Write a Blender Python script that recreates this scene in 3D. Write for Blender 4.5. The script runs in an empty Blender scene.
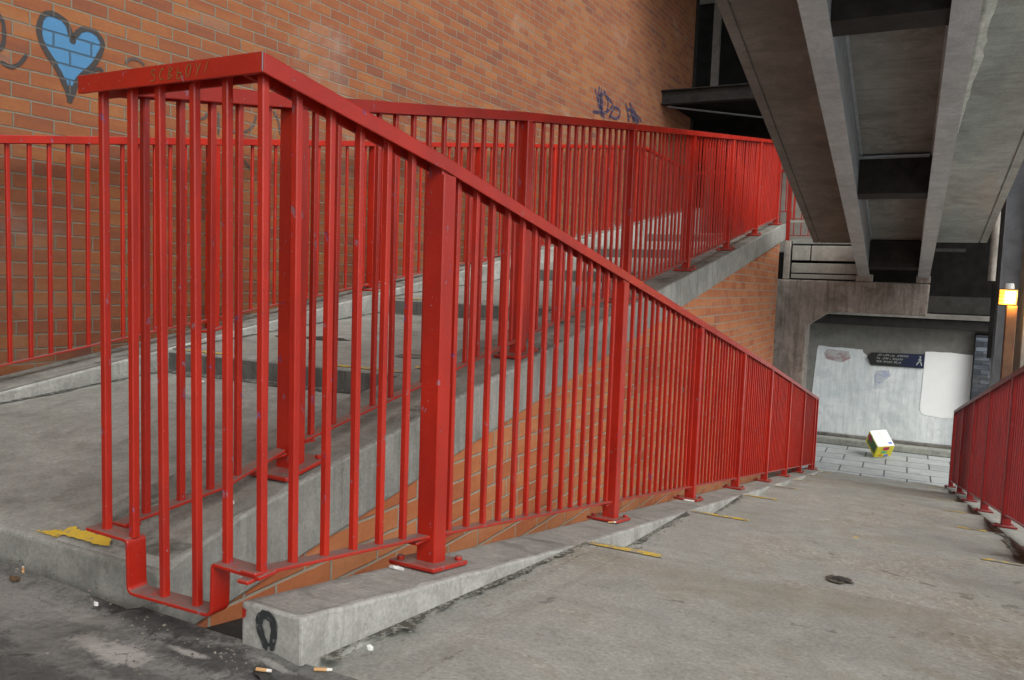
import bpy, math, random
from mathutils import Vector, Matrix, Euler
random.seed(7)
SC = bpy.context.scene
COL = SC.collection
R = math.radians

# ------------------------------------------------------------------ camera
cam_d = bpy.data.cameras.new("camera")
cam = bpy.data.objects.new("camera", cam_d)
COL.objects.link(cam)
RT = Vector((0.8916139, 0.45145206, 0.03486671))
UP = Vector((-0.06525046, 0.05190564, 0.99651803))
FW = Vector((-0.44807033, 0.8907844, -0.07573725))
m = Matrix((RT, UP, -FW)).transposed().to_4x4()
m.translation = Vector((1.05771, -1.07413, 0.72928))
cam.matrix_world = m
cam_d.sensor_width = 36.0
cam_d.lens = 36.0 * 781.0 / 1024.0
cam_d.clip_start = 0.02
cam_d.clip_end = 1000
SC.camera = cam

# ------------------------------------------------------------------ sky, sun, exposure
SUN_EL, SUN_AZ = R(46), R(120)           # azimuth clockwise from +Y: behind the camera, to the right
world = bpy.data.worlds.new("World")
SC.world = world
world.use_nodes = True
nt = world.node_tree
nt.nodes.clear()
sky = nt.nodes.new("ShaderNodeTexSky")
sky.sky_type = 'NISHITA'
sky.sun_disc = False
sky.sun_elevation = SUN_EL
sky.sun_rotation = SUN_AZ
sky.air_density = 1.0
sky.dust_density = 4.0
hs = nt.nodes.new("ShaderNodeHueSaturation")
hs.inputs["Saturation"].default_value = 0.22
bg = nt.nodes.new("ShaderNodeBackground")
bg.inputs["Strength"].default_value = 0.15
wo = nt.nodes.new("ShaderNodeOutputWorld")
nt.links.new(sky.outputs[0], hs.inputs["Color"])
nt.links.new(hs.outputs[0], bg.inputs[0])
nt.links.new(bg.outputs[0], wo.inputs[0])
sun_d = bpy.data.lights.new("sun", 'SUN')
sun_d.energy = 1.15
sun_d.angle = R(45)
sun_d.color = (1.0, 0.99, 0.90)
sun = bpy.data.objects.new("sun", sun_d)
COL.objects.link(sun)
sdir = Vector((math.sin(SUN_AZ) * math.cos(SUN_EL), math.cos(SUN_AZ) * math.cos(SUN_EL), math.sin(SUN_EL)))
sun.rotation_euler = sdir.to_track_quat('Z', 'Y').to_euler()
vs = SC.view_settings
vs.view_transform = 'Standard'
vs.look = 'None'
vs.gamma = 1.0
vs.use_curve_mapping = False
vs.exposure = 0.52
SC.cycles.max_bounces = 8
SC.cycles.diffuse_bounces = 5

# ------------------------------------------------------------------ object helpers
def new_obj(name, data, parent=None):
    o = bpy.data.objects.new(name, data)
    COL.objects.link(o)
    if parent is not None:
        o.parent = parent
    return o

def tag(o, label=None, cat=None, group=None, kind=None):
    if label: o["label"] = label
    if cat: o["category"] = cat
    if group: o["group"] = group
    if kind: o["kind"] = kind
    return o

def thing(name, loc, label, cat, group=None):
    o = new_obj(name, None)
    o.empty_display_size = 0.1
    o.location = loc
    return tag(o, label, cat, group)

def origin_of(o):
    p = Vector((0, 0, 0))
    while o is not None:
        p += o.location
        o = o.parent
    return p

class MB:
    """collects faces in world coordinates"""
    def __init__(s):
        s.v, s.f = [], []
    def add(s, verts, faces):
        b = len(s.v)
        s.v += [tuple(p) for p in verts]
        s.f += [tuple(b + i for i in f) for f in faces]
        return s
    def hexa(s, p):      # 8 points: bottom 4 (ccw from above), top 4
        return s.add(p, [(3, 2, 1, 0), (4, 5, 6, 7), (0, 1, 5, 4), (1, 2, 6, 5), (2, 3, 7, 6), (3, 0, 4, 7)])
    def box(s, x0, x1, y0, y1, z0, z1):
        return s.hexa([(x0, y0, z0), (x1, y0, z0), (x1, y1, z0), (x0, y1, z0),
                       (x0, y0, z1), (x1, y0, z1), (x1, y1, z1), (x0, y1, z1)])
    def prism(s, poly, d):   # planar polygon (3D points, ccw seen from the side opposite d), extruded by vector d
        n = len(poly)
        d = Vector(d)
        a = [Vector(p) for p in poly]
        b = [p + d for p in a]
        f = [tuple(range(n - 1, -1, -1)), tuple(range(n, 2 * n))]
        f += [(i, (i + 1) % n, n + (i + 1) % n, n + i) for i in range(n)]
        return s.add(a + b, f)
    def bar(s, x, y, z0, z1, w=0.0135, c=0.0022, w2=None):
        h, k = w / 2, (w2 or w) / 2
        r = [(-h + c, -k), (h - c, -k), (h, -k + c), (h, k - c), (h - c, k), (-h + c, k), (-h, k - c), (-h, -k + c)]
        vs_ = [(x + a, y + b, z0) for a, b in r] + [(x + a, y + b, z1) for a, b in r]
        f = [tuple(range(7, -1, -1)), tuple(range(8, 16))] + [(i, (i + 1) % 8, 8 + (i + 1) % 8, 8 + i) for i in range(8)]
        return s.add(vs_, f)
    def sweep(s, pts, w, h, side=(1, 0, 0)):   # rail of vertical-ended box section following pts (bottom centre line)
        side = Vector(side)
        vv = []
        for p in pts:
            p = Vector(p)
            vv += [p - side * w / 2, p + side * w / 2, p + side * w / 2 + Vector((0, 0, h)), p - side * w / 2 + Vector((0, 0, h))]
        n = len(pts)
        f = [(3, 2, 1, 0), tuple(4 * (n - 1) + i for i in range(4))]
        for i in range(n - 1):
            for j in range(4):
                a, b = 4 * i + j, 4 * i + (j + 1) % 4
                f.append((a, b, b + 4, a + 4))
        return s.add(vv, f)
    def channel(s, pts, w, h, side=(1, 0, 0), t=0.005):   # downward-open channel section
        side = Vector(side)
        vv = []
        for p in pts:
            p = Vector(p)
            for a, b in ((-w / 2, 0), (-w / 2, h), (w / 2, h), (w / 2, 0), (w / 2 - t, 0), (w / 2 - t, h - t), (-w / 2 + t, h - t), (-w / 2 + t, 0)):
                vv.append(p + side * a + Vector((0, 0, b)))
        n = len(pts)
        f = []
        for e in (0, n - 1):
            k = 8 * e
            f += [(k, k + 1, k + 6, k + 7), (k + 1, k + 2, k + 5, k + 6), (k + 2, k + 3, k + 4, k + 5)]
        for i in range(n - 1):
            for j in range(8):
                a, b = 8 * i + j, 8 * i + (j + 1) % 8
                f.append((a, b, b + 8, a + 8))
        return s.add(vv, f)
    def cyl(s, a, b, r0, r1=None, n=12):
        a, b = Vector(a), Vector(b)
        r1 = r0 if r1 is None else r1
        q = (b - a).to_track_quat('Z', 'Y')
        ring = [Vector((math.cos(2 * math.pi * i / n), math.sin(2 * math.pi * i / n), 0)) for i in range(n)]
        vv = [a + q @ (p * r0) for p in ring] + [b + q @ (p * r1) for p in ring]
        f = [tuple(range(n - 1, -1, -1)), tuple(range(n, 2 * n))] + [(i, (i + 1) % n, n + (i + 1) % n, n + i) for i in range(n)]
        return s.add(vv, f)
    def build(s, name, mat, parent=None, bevel=0.0, seg=2, smooth=False):
        o0 = origin_of(parent) if parent else Vector((0, 0, 0))
        me = bpy.data.meshes.new(name)
        me.from_pydata([tuple(Vector(p) - o0) for p in s.v], [], s.f)
        me.validate()
        import bmesh
        bm = bmesh.new(); bm.from_mesh(me)
        bmesh.ops.recalc_face_normals(bm, faces=bm.faces)
        bm.to_mesh(me); bm.free()
        me.materials.append(mat)
        if smooth:
            for p in me.polygons: p.use_smooth = True
        o = new_obj(name, me, parent)
        if bevel > 0:
            b = o.modifiers.new("edge", 'BEVEL')
            b.width = bevel; b.segments = seg; b.limit_method = 'ANGLE'; b.angle_limit = R(35)
        return o

# ------------------------------------------------------------------ material helpers
class NT:
    def __init__(s, name):
        s.m = bpy.data.materials.new(name)
        s.m.use_nodes = True
        s.t = s.m.node_tree
        s.b = s.t.nodes["Principled BSDF"]
        s.pos = s.n("ShaderNodeNewGeometry").outputs["Position"]
    def n(s, t, **kw):
        x = s.t.nodes.new(t)
        for k, v in kw.items(): setattr(x, k, v)
        return x
    def l(s, a, b): s.t.links.new(a, b)
    def set(s, sock, v):
        if hasattr(v, "is_linked") or hasattr(v, "links"): s.l(v, sock)
        else: sock.default_value = v
    def math(s, op, a, b=None, c=None, clamp=False):
        x = s.n("ShaderNodeMath", operation=op, use_clamp=clamp)
        s.set(x.inputs[0], a)
        if b is not None: s.set(x.inputs[1], b)
        if c is not None: s.set(x.inputs[2], c)
        return x.outputs[0]
    def vscale(s, v, sc):
        x = s.n("ShaderNodeVectorMath", operation='MULTIPLY')
        s.l(v, x.inputs[0]); x.inputs[1].default_value = sc
        return x.outputs[0]
    def dot(s, v, d):
        x = s.n("ShaderNodeVectorMath", operation='DOT_PRODUCT')
        s.l(v, x.inputs[0]); x.inputs[1].default_value = d
        return x.outputs["Value"]
    def noise(s, scale=5, detail=6, rough=0.6, v=None, dist=0.0):
        x = s.n("ShaderNodeTexNoise")
        s.l(v if v is not None else s.pos, x.inputs["Vector"])
        x.inputs["Scale"].default_value = scale
        x.inputs["Detail"].default_value = detail
        x.inputs["Roughness"].default_value = rough
        x.inputs["Distortion"].default_value = dist
        return x.outputs["Fac"]
    def step(s, v, a, b):
        x = s.n("ShaderNodeMapRange", interpolation_type='SMOOTHSTEP')
        s.set(x.inputs[0], v)
        x.inputs[1].default_value = a; x.inputs[2].default_value = b
        return x.outputs[0]
    def ramp(s, v, stops, interp='LINEAR'):
        x = s.n("ShaderNodeValToRGB")
        x.color_ramp.interpolation = interp
        e = x.color_ramp.elements
        while len(e) < len(stops): e.new(0.5)
        for k, (p, c) in zip(e, stops):
            k.position = p
            k.color = (c, c, c, 1) if isinstance(c, (int, float)) else (*c, 1)
        s.set(x.inputs[0], v)
        return x.outputs[0]
    def mix(s, f, a, b, mode='MIX'):
        x = s.n("ShaderNodeMix", data_type='RGBA', blend_type=mode)
        s.set(x.inputs[0], f)
        for sock, c in ((x.inputs[6], a), (x.inputs[7], b)):
            if isinstance(c, (tuple, list)): sock.default_value = (*c[:3], 1)
            elif isinstance(c, (int, float)): sock.default_value = (c, c, c, 1)
            else: s.l(c, sock)
        return x.outputs[2]
    def bump(s, h, strength=0.3, dist=0.01, prev=None):
        x = s.n("ShaderNodeBump")
        x.inputs["Strength"].default_value = strength
        x.inputs["Distance"].default_value = dist
        s.l(h, x.inputs["Height"])
        if prev is not None: s.l(prev, x.inputs["Normal"])
        return x.outputs[0]
    def out(s, col, rough=0.8, nrm=None, spec=None, metal=None):
        s.set(s.b.inputs["Base Color"], (*col, 1) if isinstance(col, tuple) else col)
        s.set(s.b.inputs["Roughness"], rough)
        if spec is not None: s.b.inputs["Specular IOR Level"].default_value = spec
        if metal is not None: s.b.inputs["Metallic"].default_value = metal
        if nrm is not None: s.l(nrm, s.b.inputs["Normal"])
        return s.m

AW = R(3.7573)
WD = Vector((math.sin(AW), math.cos(AW), 0))      # direction along the tall brick wall
WN = Vector((math.cos(AW), -math.sin(AW), 0))     # its outward normal
def on_wall(t, d, z): return WD * t + WN * d + Vector((0, 0, z))

def brick_coords(n, along, L, H, z0, u0, mt=0.010):
    sep = n.n("ShaderNodeSeparateXYZ"); n.l(n.pos, sep.inputs[0])
    wob = n.noise(9, 2, 0.5)
    z = n.math('ADD', sep.outputs[2], n.math('MULTIPLY', n.math('SUBTRACT', wob, 0.5), 0.006))
    v = n.math('DIVIDE', n.math('SUBTRACT', z, z0), H)
    row = n.math('FLOOR', v); fv = n.math('SUBTRACT', v, row)
    u = n.math('ADD', n.math('DIVIDE', n.math('SUBTRACT', n.dot(n.pos, along), u0), L),
               n.math('MULTIPLY', n.math('MODULO', n.math('ADD', row, 200), 2), 0.5))
    rj = n.n("ShaderNodeTexWhiteNoise", noise_dimensions='1D'); n.l(row, rj.inputs["W"])
    u = n.math('ADD', u, n.math('MULTIPLY', rj.outputs["Value"], 0.10))
    c = n.math('FLOOR', u); fu = n.math('SUBTRACT', u, c)
    mu = n.math('MULTIPLY', n.math('MINIMUM', fu, n.math('SUBTRACT', 1.0, fu)), L)
    mv = n.math('MULTIPLY', n.math('MINIMUM', fv, n.math('SUBTRACT', 1.0, fv)), H)
    d = n.math('MINIMUM', mu, mv)
    d = n.math('ADD', d, n.math('MULTIPLY', n.math('SUBTRACT', n.noise(60, 3, 0.6), 0.5), 0.004))
    mask = n.step(d, mt * 0.36, mt * 0.62)
    cv = n.n("ShaderNodeCombineXYZ"); n.l(c, cv.inputs[0]); n.l(row, cv.inputs[1])
    wn = n.n("ShaderNodeTexWhiteNoise", noise_dimensions='2D'); n.l(cv.outputs[0], wn.inputs["Vector"])
    return mask, wn.outputs["Value"], wn.outputs["Color"]

def mat_brick(name, along, L, H, z0, u0, stops, mortar, mt=0.010, soot=0.35):
    n = NT(name)
    mask, rnd, rcol = brick_coords(n, along, L, H, z0, u0, mt)
    run = n.noise(3.2, 3, 0.6, v=n.vscale(n.pos, (0.5, 0.5, 3.2)))
    bc = n.ramp(n.math('ADD', n.math('MULTIPLY', rnd, 0.62), n.math('MULTIPLY', n.step(run, 0.34, 0.66), 0.38)), stops)
    fine = n.noise(38, 8, 0.7)
    bc = n.mix(0.55, bc, n.ramp(fine, [(0.25, 0.42), (0.75, 0.62)]), 'OVERLAY')
    speck = n.step(n.noise(220, 3, 0.6), 0.60, 0.72)
    bc = n.mix(n.math('MULTIPLY', speck, 0.35), bc, (0.10, 0.05, 0.035))
    mo = n.mix(n.noise(25, 5, 0.7), tuple(c * 0.7 for c in mortar), tuple(c * 1.15 for c in mortar))
    c = n.mix(mask, mo, bc)
    # lime bloom and grime of its own shape
    bloom = n.step(n.noise(1.1, 7, 0.65, dist=0.6), 0.56, 0.74)
    c = n.mix(n.math('MULTIPLY', bloom, 0.40), c, (0.34, 0.27, 0.22))
    grime = n.step(n.noise(0.7, 8, 0.7, v=n.vscale(n.pos, (1, 1, 0.5)), dist=0.4), 0.52, 0.75)
    c = n.mix(n.math('MULTIPLY', grime, soot), c, (0.10, 0.065, 0.05))
    h = n.math('ADD', n.math('MULTIPLY', mask, 1.0), n.math('MULTIPLY', fine, 0.5))
    return n.out(c, 0.88, n.bump(h, 0.65, 0.006))

def mat_concrete(name, lo, hi, streak=0.0, stain=None, grain=1.0, rough=0.9, board=0.0, spots=0.35, scale=1.0):
    n = NT(name)
    big = n.noise(1.6 * scale, 8, 0.65, dist=0.5)
    mid = n.noise(9 * scale, 8, 0.7)
    fine = n.noise(95, 6, 0.75)
    c = n.mix(n.step(big, 0.30, 0.70), lo, hi)
    c = n.mix(0.55, c, n.ramp(mid, [(0.25, 0.30), (0.75, 0.70)]), 'OVERLAY')
    c = n.mix(0.45 * grain, c, n.ramp(fine, [(0.25, 0.22), (0.75, 0.78)]), 'OVERLAY')
    if streak:
        st = n.noise(7, 7, 0.7, v=n.vscale(n.pos, (3.0, 3.0, 0.28)))
        c = n.mix(n.math('MULTIPLY', n.step(st, 0.42, 0.75), streak), c, tuple(x * 0.35 for x in lo))
        st2 = n.noise(9, 5, 0.7, v=n.vscale(n.pos, (2.2, 2.2, 0.2)))
        c = n.mix(n.math('MULTIPLY', n.step(st2, 0.58, 0.74), streak * 0.6), c, tuple(min(0.6, x * 1.5) for x in hi))
    if stain:
        sn = n.noise(2.3 * scale, 9, 0.7, dist=1.0)
        c = n.mix(n.math('MULTIPLY', n.step(sn, 0.50, 0.68), stain[1]), c, stain[0])
    sp = n.step(n.noise(34, 4, 0.6), 0.64, 0.70)
    c = n.mix(n.math('MULTIPLY', sp, spots), c, tuple(x * 0.4 for x in lo))
    h = n.math('ADD', fine, n.math('MULTIPLY', mid, 1.2))
    if board:
        bd = n.noise(14, 4, 0.6, v=n.vscale(n.pos, (0.25, 4.0, 0.25)))
        c = n.mix(n.math('MULTIPLY', n.step(bd, 0.5, 0.72), board), c, tuple(x * 0.55 for x in lo))
        h = n.math('ADD', h, n.math('MULTIPLY', bd, 0.8))
    return n.out(c, rough, n.bump(h, 0.35, 0.004))

def mat_paint(name, col, dark, dirt=0.6, chips=0.5, rough=0.34):
    n = NT(name)
    big = n.noise(4.0, 5, 0.6)
    c = n.mix(n.step(big, 0.3, 0.7), dark, col)
    nz = n.n("ShaderNodeSeparateXYZ"); n.l(n.n("ShaderNodeNewGeometry").outputs["Normal"], nz.inputs[0])
    up = n.step(nz.outputs[2], 0.55, 0.95)
    dn = n.step(n.noise(20, 7, 0.75), 0.22, 0.50)
    c = n.mix(n.math('MULTIPLY', n.math('MULTIPLY', up, dn), dirt), c, (0.155, 0.130, 0.118))   # settled grit on flat tops
    ch = n.noise(46, 3, 0.55, v=n.vscale(n.pos, (1, 1, 0.55)))
    cm = n.step(ch, 0.675, 0.69)
    hue = n.ramp(n.noise(11, 2, 0.5), [(0.40, (0.05, 0.06, 0.20)), (0.52, (0.22, 0.20, 0.28)), (0.62, (0.10, 0.17, 0.20))])
    c = n.mix(n.math('MULTIPLY', cm, chips), c, hue)
    gr = n.step(n.noise(70, 5, 0.7), 0.60, 0.74)
    c = n.mix(n.math('MULTIPLY', gr, 0.40), c, (0.10, 0.018, 0.016))
    rub = n.step(n.noise(9, 6, 0.7, v=n.vscale(n.pos, (1, 1, 0.35))), 0.56, 0.70)      # rubbed, chalky patches
    c = n.mix(n.math('MULTIPLY', rub, 0.30), c, (0.30, 0.045, 0.035))
    c = n.mix(n.math('MULTIPLY', n.step(n.noise(130, 2, 0.5), 0.745, 0.76), chips), c, (0.34, 0.33, 0.36))
    peel = n.noise(210, 4, 0.65)
    h = n.math('ADD', n.math('MULTIPLY', peel, 0.5), n.math('MULTIPLY', cm, -0.8))
    rg = n.math('ADD', n.math('MULTIPLY', n.noise(13, 4, 0.6), 0.22), rough - 0.08)
    return n.out(c, rg, n.bump(h, 0.42, 0.003), spec=0.5)

def mat_plain(name, col, rough=0.7, var=0.25, scale=14, metal=0.0, bump=0.15, spec=None):
    n = NT(name)
    a = n.noise(scale, 7, 0.7)
    c = n.mix(n.step(a, 0.3, 0.7), tuple(x * (1 - var) for x in col), tuple(min(1, x * (1 + var)) for x in col))
    return n.out(c, rough, n.bump(n.noise(scale * 5, 5, 0.7), bump, 0.003), metal=metal, spec=spec)

M = {}
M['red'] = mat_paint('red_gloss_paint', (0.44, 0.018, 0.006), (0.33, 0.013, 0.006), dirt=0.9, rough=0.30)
M['red_far'] = mat_paint('dark_red_paint', (0.24, 0.011, 0.011), (0.17, 0.008, 0.009), dirt=0.7, chips=0.3, rough=0.40)  # darker, duller red kept for the right hand railing
wall_stops = [(0.0, (0.135, 0.054, 0.036)), (0.08, (0.172, 0.057, 0.029)), (0.30, (0.206, 0.064, 0.026)), (0.58, (0.236, 0.079, 0.028)),
              (0.85, (0.268, 0.102, 0.034)), (0.96, (0.24, 0.108, 0.056)), (1.0, (0.17, 0.086, 0.06))]
M['brick'] = mat_brick('orange_brick', tuple(WD), 0.1845, 0.0683, 0.5305, 0.9613, wall_stops, (0.185, 0.165, 0.122), mt=0.008, soot=0.35)
ret_stops = [(0.0, (0.36, 0.105, 0.045)), (0.25, (0.44, 0.14, 0.055)), (0.55, (0.50, 0.18, 0.07)), (0.85, (0.53, 0.22, 0.095)), (1.0, (0.42, 0.14, 0.07))]
M['brick2'] = mat_brick('red_brick', (0, 1, 0), 0.225, 0.0745, 0.048, 1.708, ret_stops, (0.38, 0.345, 0.27), mt=0.009, soot=0.25)
M['dark_brick'] = mat_brick('blue_black_brick', (1, 0, 0), 0.21, 0.075, 0.0, 0.0,
                            [(0, (0.025, 0.03, 0.04)), (0.6, (0.05, 0.06, 0.075)), (1, (0.17, 0.20, 0.24))], (0.03, 0.033, 0.037), soot=0.2)
M['conc'] = mat_concrete('grey_concrete', (0.225, 0.232, 0.205), (0.30, 0.308, 0.28), streak=0.15, stain=((0.130, 0.132, 0.112), 0.6), grain=1.4, scale=1.6)
M['conc_face'] = mat_concrete('fair_faced_concrete', (0.25, 0.255, 0.23), (0.37, 0.375, 0.35), streak=0.55, stain=((0.15, 0.15, 0.13), 0.45), board=0.0)
M['conc_top'] = mat_concrete('worn_coping_concrete', (0.15, 0.15, 0.13), (0.25, 0.25, 0.225), stain=((0.055, 0.053, 0.045), 0.85), grain=1.2, scale=2.0)
M['kerb_top'] = mat_concrete('trodden_kerb_top', (0.215, 0.213, 0.195), (0.30, 0.298, 0.275), stain=((0.10, 0.098, 0.085), 0.6), grain=1.3, scale=2.5)
M['riser'] = mat_concrete('shaded_grimy_riser', (0.10, 0.098, 0.09), (0.16, 0.155, 0.14), streak=0.6, stain=((0.05, 0.047, 0.042), 0.6))  # dark base takes in the shade on the risers, besides grime
M['ramp'] = mat_concrete('worn_ramp_concrete', (0.245, 0.248, 0.222), (0.315, 0.32, 0.298), stain=((0.215, 0.195, 0.145), 0.5), grain=1.5, spots=0.35, scale=0.8)
def mat_ramp():
    m = M['ramp']
    n = NT.__new__(NT); n.m = m; n.t = m.node_tree; n.b = n.t.nodes["Principled BSDF"]
    n.pos = n.n("ShaderNodeNewGeometry").outputs["Position"]
    c = n.b.inputs["Base Color"].links[0].from_socket
    vo = n.n("ShaderNodeTexVoronoi"); n.l(n.pos, vo.inputs["Vector"]); vo.inputs["Scale"].default_value = 75
    sp = n.n("ShaderNodeSeparateColor"); n.l(vo.outputs["Color"], sp.inputs[0])
    worn = n.step(n.noise(1.3, 6, 0.65, dist=0.4), 0.44, 0.62)
    c = n.mix(n.math('MULTIPLY', worn, 0.42), c, n.ramp(sp.outputs[0], [(0.0, (0.13, 0.11, 0.08)), (0.45, (0.23, 0.20, 0.145)), (0.75, (0.30, 0.275, 0.22)), (1.0, (0.47, 0.46, 0.42))]))
    # long brown seep across the flight and a few hairline cracks
    sx = n.n("ShaderNodeSeparateXYZ"); n.l(n.pos, sx.inputs[0])
    band = n.math('ADD', n.math('ABSOLUTE', n.math('ADD', n.math('SUBTRACT', sx.outputs[1], 1.27), n.math('MULTIPLY', n.math('SUBTRACT', n.noise(2.2, 5, 0.7), 0.5), 0.9))), 0.0)
    c = n.mix(n.math('MULTIPLY', n.math('SUBTRACT', 1.0, n.step(band, 0.05, 0.24)), 0.28), c, (0.175, 0.145, 0.095))
    cr = n.n("ShaderNodeTexVoronoi", feature='DISTANCE_TO_EDGE'); n.l(n.pos, cr.inputs["Vector"]); cr.inputs["Scale"].default_value = 0.8
    ln = n.math('SUBTRACT', 1.0, n.step(n.math('ADD', cr.outputs["Distance"], n.math('MULTIPLY', n.math('SUBTRACT', n.noise(5, 8, 0.7), 0.44), 0.16)), 0.0, 0.004))
    c = n.mix(n.math('MULTIPLY', ln, 0.5), c, (0.07, 0.065, 0.055))
    spk = n.step(n.noise(55, 2, 0.5), 0.70, 0.74)
    c = n.mix(n.math('MULTIPLY', spk, 0.5), c, (0.09, 0.085, 0.07))
    n.l(c, n.b.inputs["Base Color"])
mat_ramp()
M['kerb'] = mat_concrete('pale_kerb_concrete', (0.28, 0.282, 0.26), (0.43, 0.432, 0.405), streak=0.35, stain=((0.17, 0.168, 0.145), 0.6), grain=1.2, scale=2.0)
M['kerb_dark'] = mat_concrete('dark_kerb_concrete', (0.10, 0.095, 0.085), (0.20, 0.19, 0.175), stain=((0.04, 0.04, 0.036), 0.7), scale=2.0)
M['floor'] = mat_concrete('trodden_screed', (0.105, 0.107, 0.101), (0.20, 0.202, 0.193), stain=((0.036, 0.036, 0.035), 0.85), grain=1.5, spots=0.7, scale=2.6)
def mat_floor():
    m = M['floor']
    n = NT.__new__(NT); n.m = m; n.t = m.node_tree; n.b = n.t.nodes["Principled BSDF"]
    n.pos = n.n("ShaderNodeNewGeometry").outputs["Position"]
    src = n.b.inputs["Base Color"].links[0].from_socket
    def spot(cx, cy, rx, ry, a, b, sc=24, wob=0.5):
        v = n.n("ShaderNodeVectorMath", operation='SUBTRACT'); n.l(n.pos, v.inputs[0]); v.inputs[1].default_value = (cx, cy, 0)
        w = n.n("ShaderNodeVectorMath", operation='MULTIPLY'); n.l(v.outputs[0], w.inputs[0]); w.inputs[1].default_value = (1 / rx, 1 / ry, 0)
        d = n.n("ShaderNodeVectorMath", operation='LENGTH'); n.l(w.outputs[0], d.inputs[0])
        q = n.math('ADD', d.outputs["Value"], n.math('MULTIPLY', n.math('SUBTRACT', n.noise(sc, 8, 0.75, dist=0.5), 0.5), wob * 4))
        return n.math('SUBTRACT', 1.0, n.step(q, a, b))
    c = src
    dark_mark = (0.018, 0.018, 0.018)
    for cx, cy, rx, ry, k in ((-0.47, 0.075, 0.11, 0.05, 0.95), (-0.30, 0.03, 0.16, 0.05, 0.85), (-0.10, -0.02, 0.14, 0.05, 0.8), (0.06, 0.0, 0.08, 0.03, 0.7), (-0.72, 0.10, 0.25, 0.022, 0.8),
                              (-1.25, 0.0, 0.35, 0.12, 0.6), (-0.25, -0.24, 0.25, 0.05, 0.7), (-0.55, -0.20, 0.10, 0.05, 0.7), (-0.10, -0.14, 0.22, 0.03, 0.6)):
        c = n.mix(n.math('MULTIPLY', spot(cx, cy, rx, ry, 0.6, 1.25, 30, 0.7), k * 0.85), c, dark_mark)  # dark blotches, most of them along the slab foot
    for cx, cy, rx, ry, k in ((-0.26, -0.10, 0.075, 0.035, 0.85), (-0.35, -0.10, 0.05, 0.03, 0.6), (-0.15, -0.03, 0.05, 0.010, 0.8), (-0.45, -0.02, 0.10, 0.03, 0.35), (0.02, 0.02, 0.05, 0.010, 0.6), (-0.75, -0.05, 0.25, 0.07, 0.3)):
        c = n.mix(n.math('MULTIPLY', spot(cx, cy, rx, ry, 0.5, 1.3, 40, 0.6), k), c, (0.36, 0.355, 0.335))
    cr = n.n("ShaderNodeTexVoronoi", feature='DISTANCE_TO_EDGE'); n.l(n.pos, cr.inputs["Vector"]); cr.inputs["Scale"].default_value = 3.1
    wob = n.noise(6, 6, 0.7)
    line = n.math('SUBTRACT', 1.0, n.step(n.math('ADD', cr.outputs["Distance"], n.math('MULTIPLY', n.math('SUBTRACT', wob, 0.42), 0.12)), 0.0, 0.010))
    c = n.mix(n.math('MULTIPLY', line, 0.55), c, dark_mark)
    n.l(c, n.b.inputs["Base Color"])
    bs = n.b.inputs["Normal"].links[0].from_node
    bs.inputs["Strength"].default_value = 0.7; bs.inputs["Distance"].default_value = 0.006
mat_floor()
M['soffit_l'] = mat_concrete('brown_soffit', (0.165, 0.158, 0.140), (0.24, 0.232, 0.21), board=0.35, stain=((0.10, 0.088, 0.072), 0.5))  # brown tone takes in light bounced off the brick, besides stains
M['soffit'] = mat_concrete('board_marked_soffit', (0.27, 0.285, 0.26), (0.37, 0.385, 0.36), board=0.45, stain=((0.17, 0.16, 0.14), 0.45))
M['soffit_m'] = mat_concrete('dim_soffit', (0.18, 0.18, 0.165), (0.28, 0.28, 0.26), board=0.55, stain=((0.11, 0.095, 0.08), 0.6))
M['girder'] = mat_concrete('grey_painted_steel', (0.34, 0.375, 0.39), (0.43, 0.465, 0.48), stain=((0.25, 0.27, 0.275), 0.5), streak=0.2, rough=0.6, spots=0.2)
M['portal'] = mat_concrete('stained_portal_concrete', (0.23, 0.21, 0.185), (0.38, 0.35, 0.31), streak=0.75, stain=((0.11, 0.085, 0.065), 0.65), scale=1.5)
M['plank'] = mat_concrete('pale_plank_concrete', (0.30, 0.295, 0.26), (0.40, 0.39, 0.35), streak=0.2)
M['dark'] = mat_plain('near_black_paint', (0.010, 0.0095, 0.009), 0.9, 0.4, 5, spec=0.12)
M['steel_dark'] = mat_plain('black_painted_steel', (0.024, 0.023, 0.021), 0.7, 0.35, 9, spec=0.2)
M['band'] = mat_plain('dark_band', (0.035, 0.034, 0.031), 0.9, 0.3, 6, spec=0.2)  # dark tone, a little lighter than the near-black
M['steel_grey'] = mat_plain('slate_grey_painted_steel', (0.085, 0.09, 0.10), 0.5, 0.25, 6)
M['galv'] = mat_plain('galvanised_steel', (0.33, 0.36, 0.39), 0.45, 0.2, 8, metal=0.3)
M['mural'] = mat_concrete('limewashed_render', (0.60, 0.66, 0.68), (0.80, 0.84, 0.85), streak=0.35, stain=((0.42, 0.47, 0.50), 0.6), spots=0.25)
M['render_grey'] = mat_concrete('bare_grey_render', (0.17, 0.172, 0.155), (0.23, 0.23, 0.21), streak=0.2, stain=((0.13, 0.125, 0.11), 0.4))
M['white'] = mat_plain('fresh_white_paint', (0.88, 0.90, 0.90), 0.6, 0.02, 6)
M['cream'] = mat_plain('pale_cream_board', (0.50, 0.48, 0.38), 0.7, 0.1, 5)
M['crust'] = mat_concrete('lime_crust', (0.40, 0.41, 0.36), (0.62, 0.62, 0.57), scale=4, stain=((0.20, 0.22, 0.13), 0.5))
M['joint'] = mat_plain('dark_joint_and_gap', (0.03, 0.03, 0.028), 0.9)
M['black_paint'] = mat_plain('black_spray', (0.045, 0.045, 0.048), 0.7, 0.3, 30)
M['card_white'] = mat_plain('white_card', (0.82, 0.84, 0.82), 0.6, 0.03, 10)
M['butt_tan'] = mat_plain('cork_paper', (0.52, 0.30, 0.13), 0.8, 0.2, 300)
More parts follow.
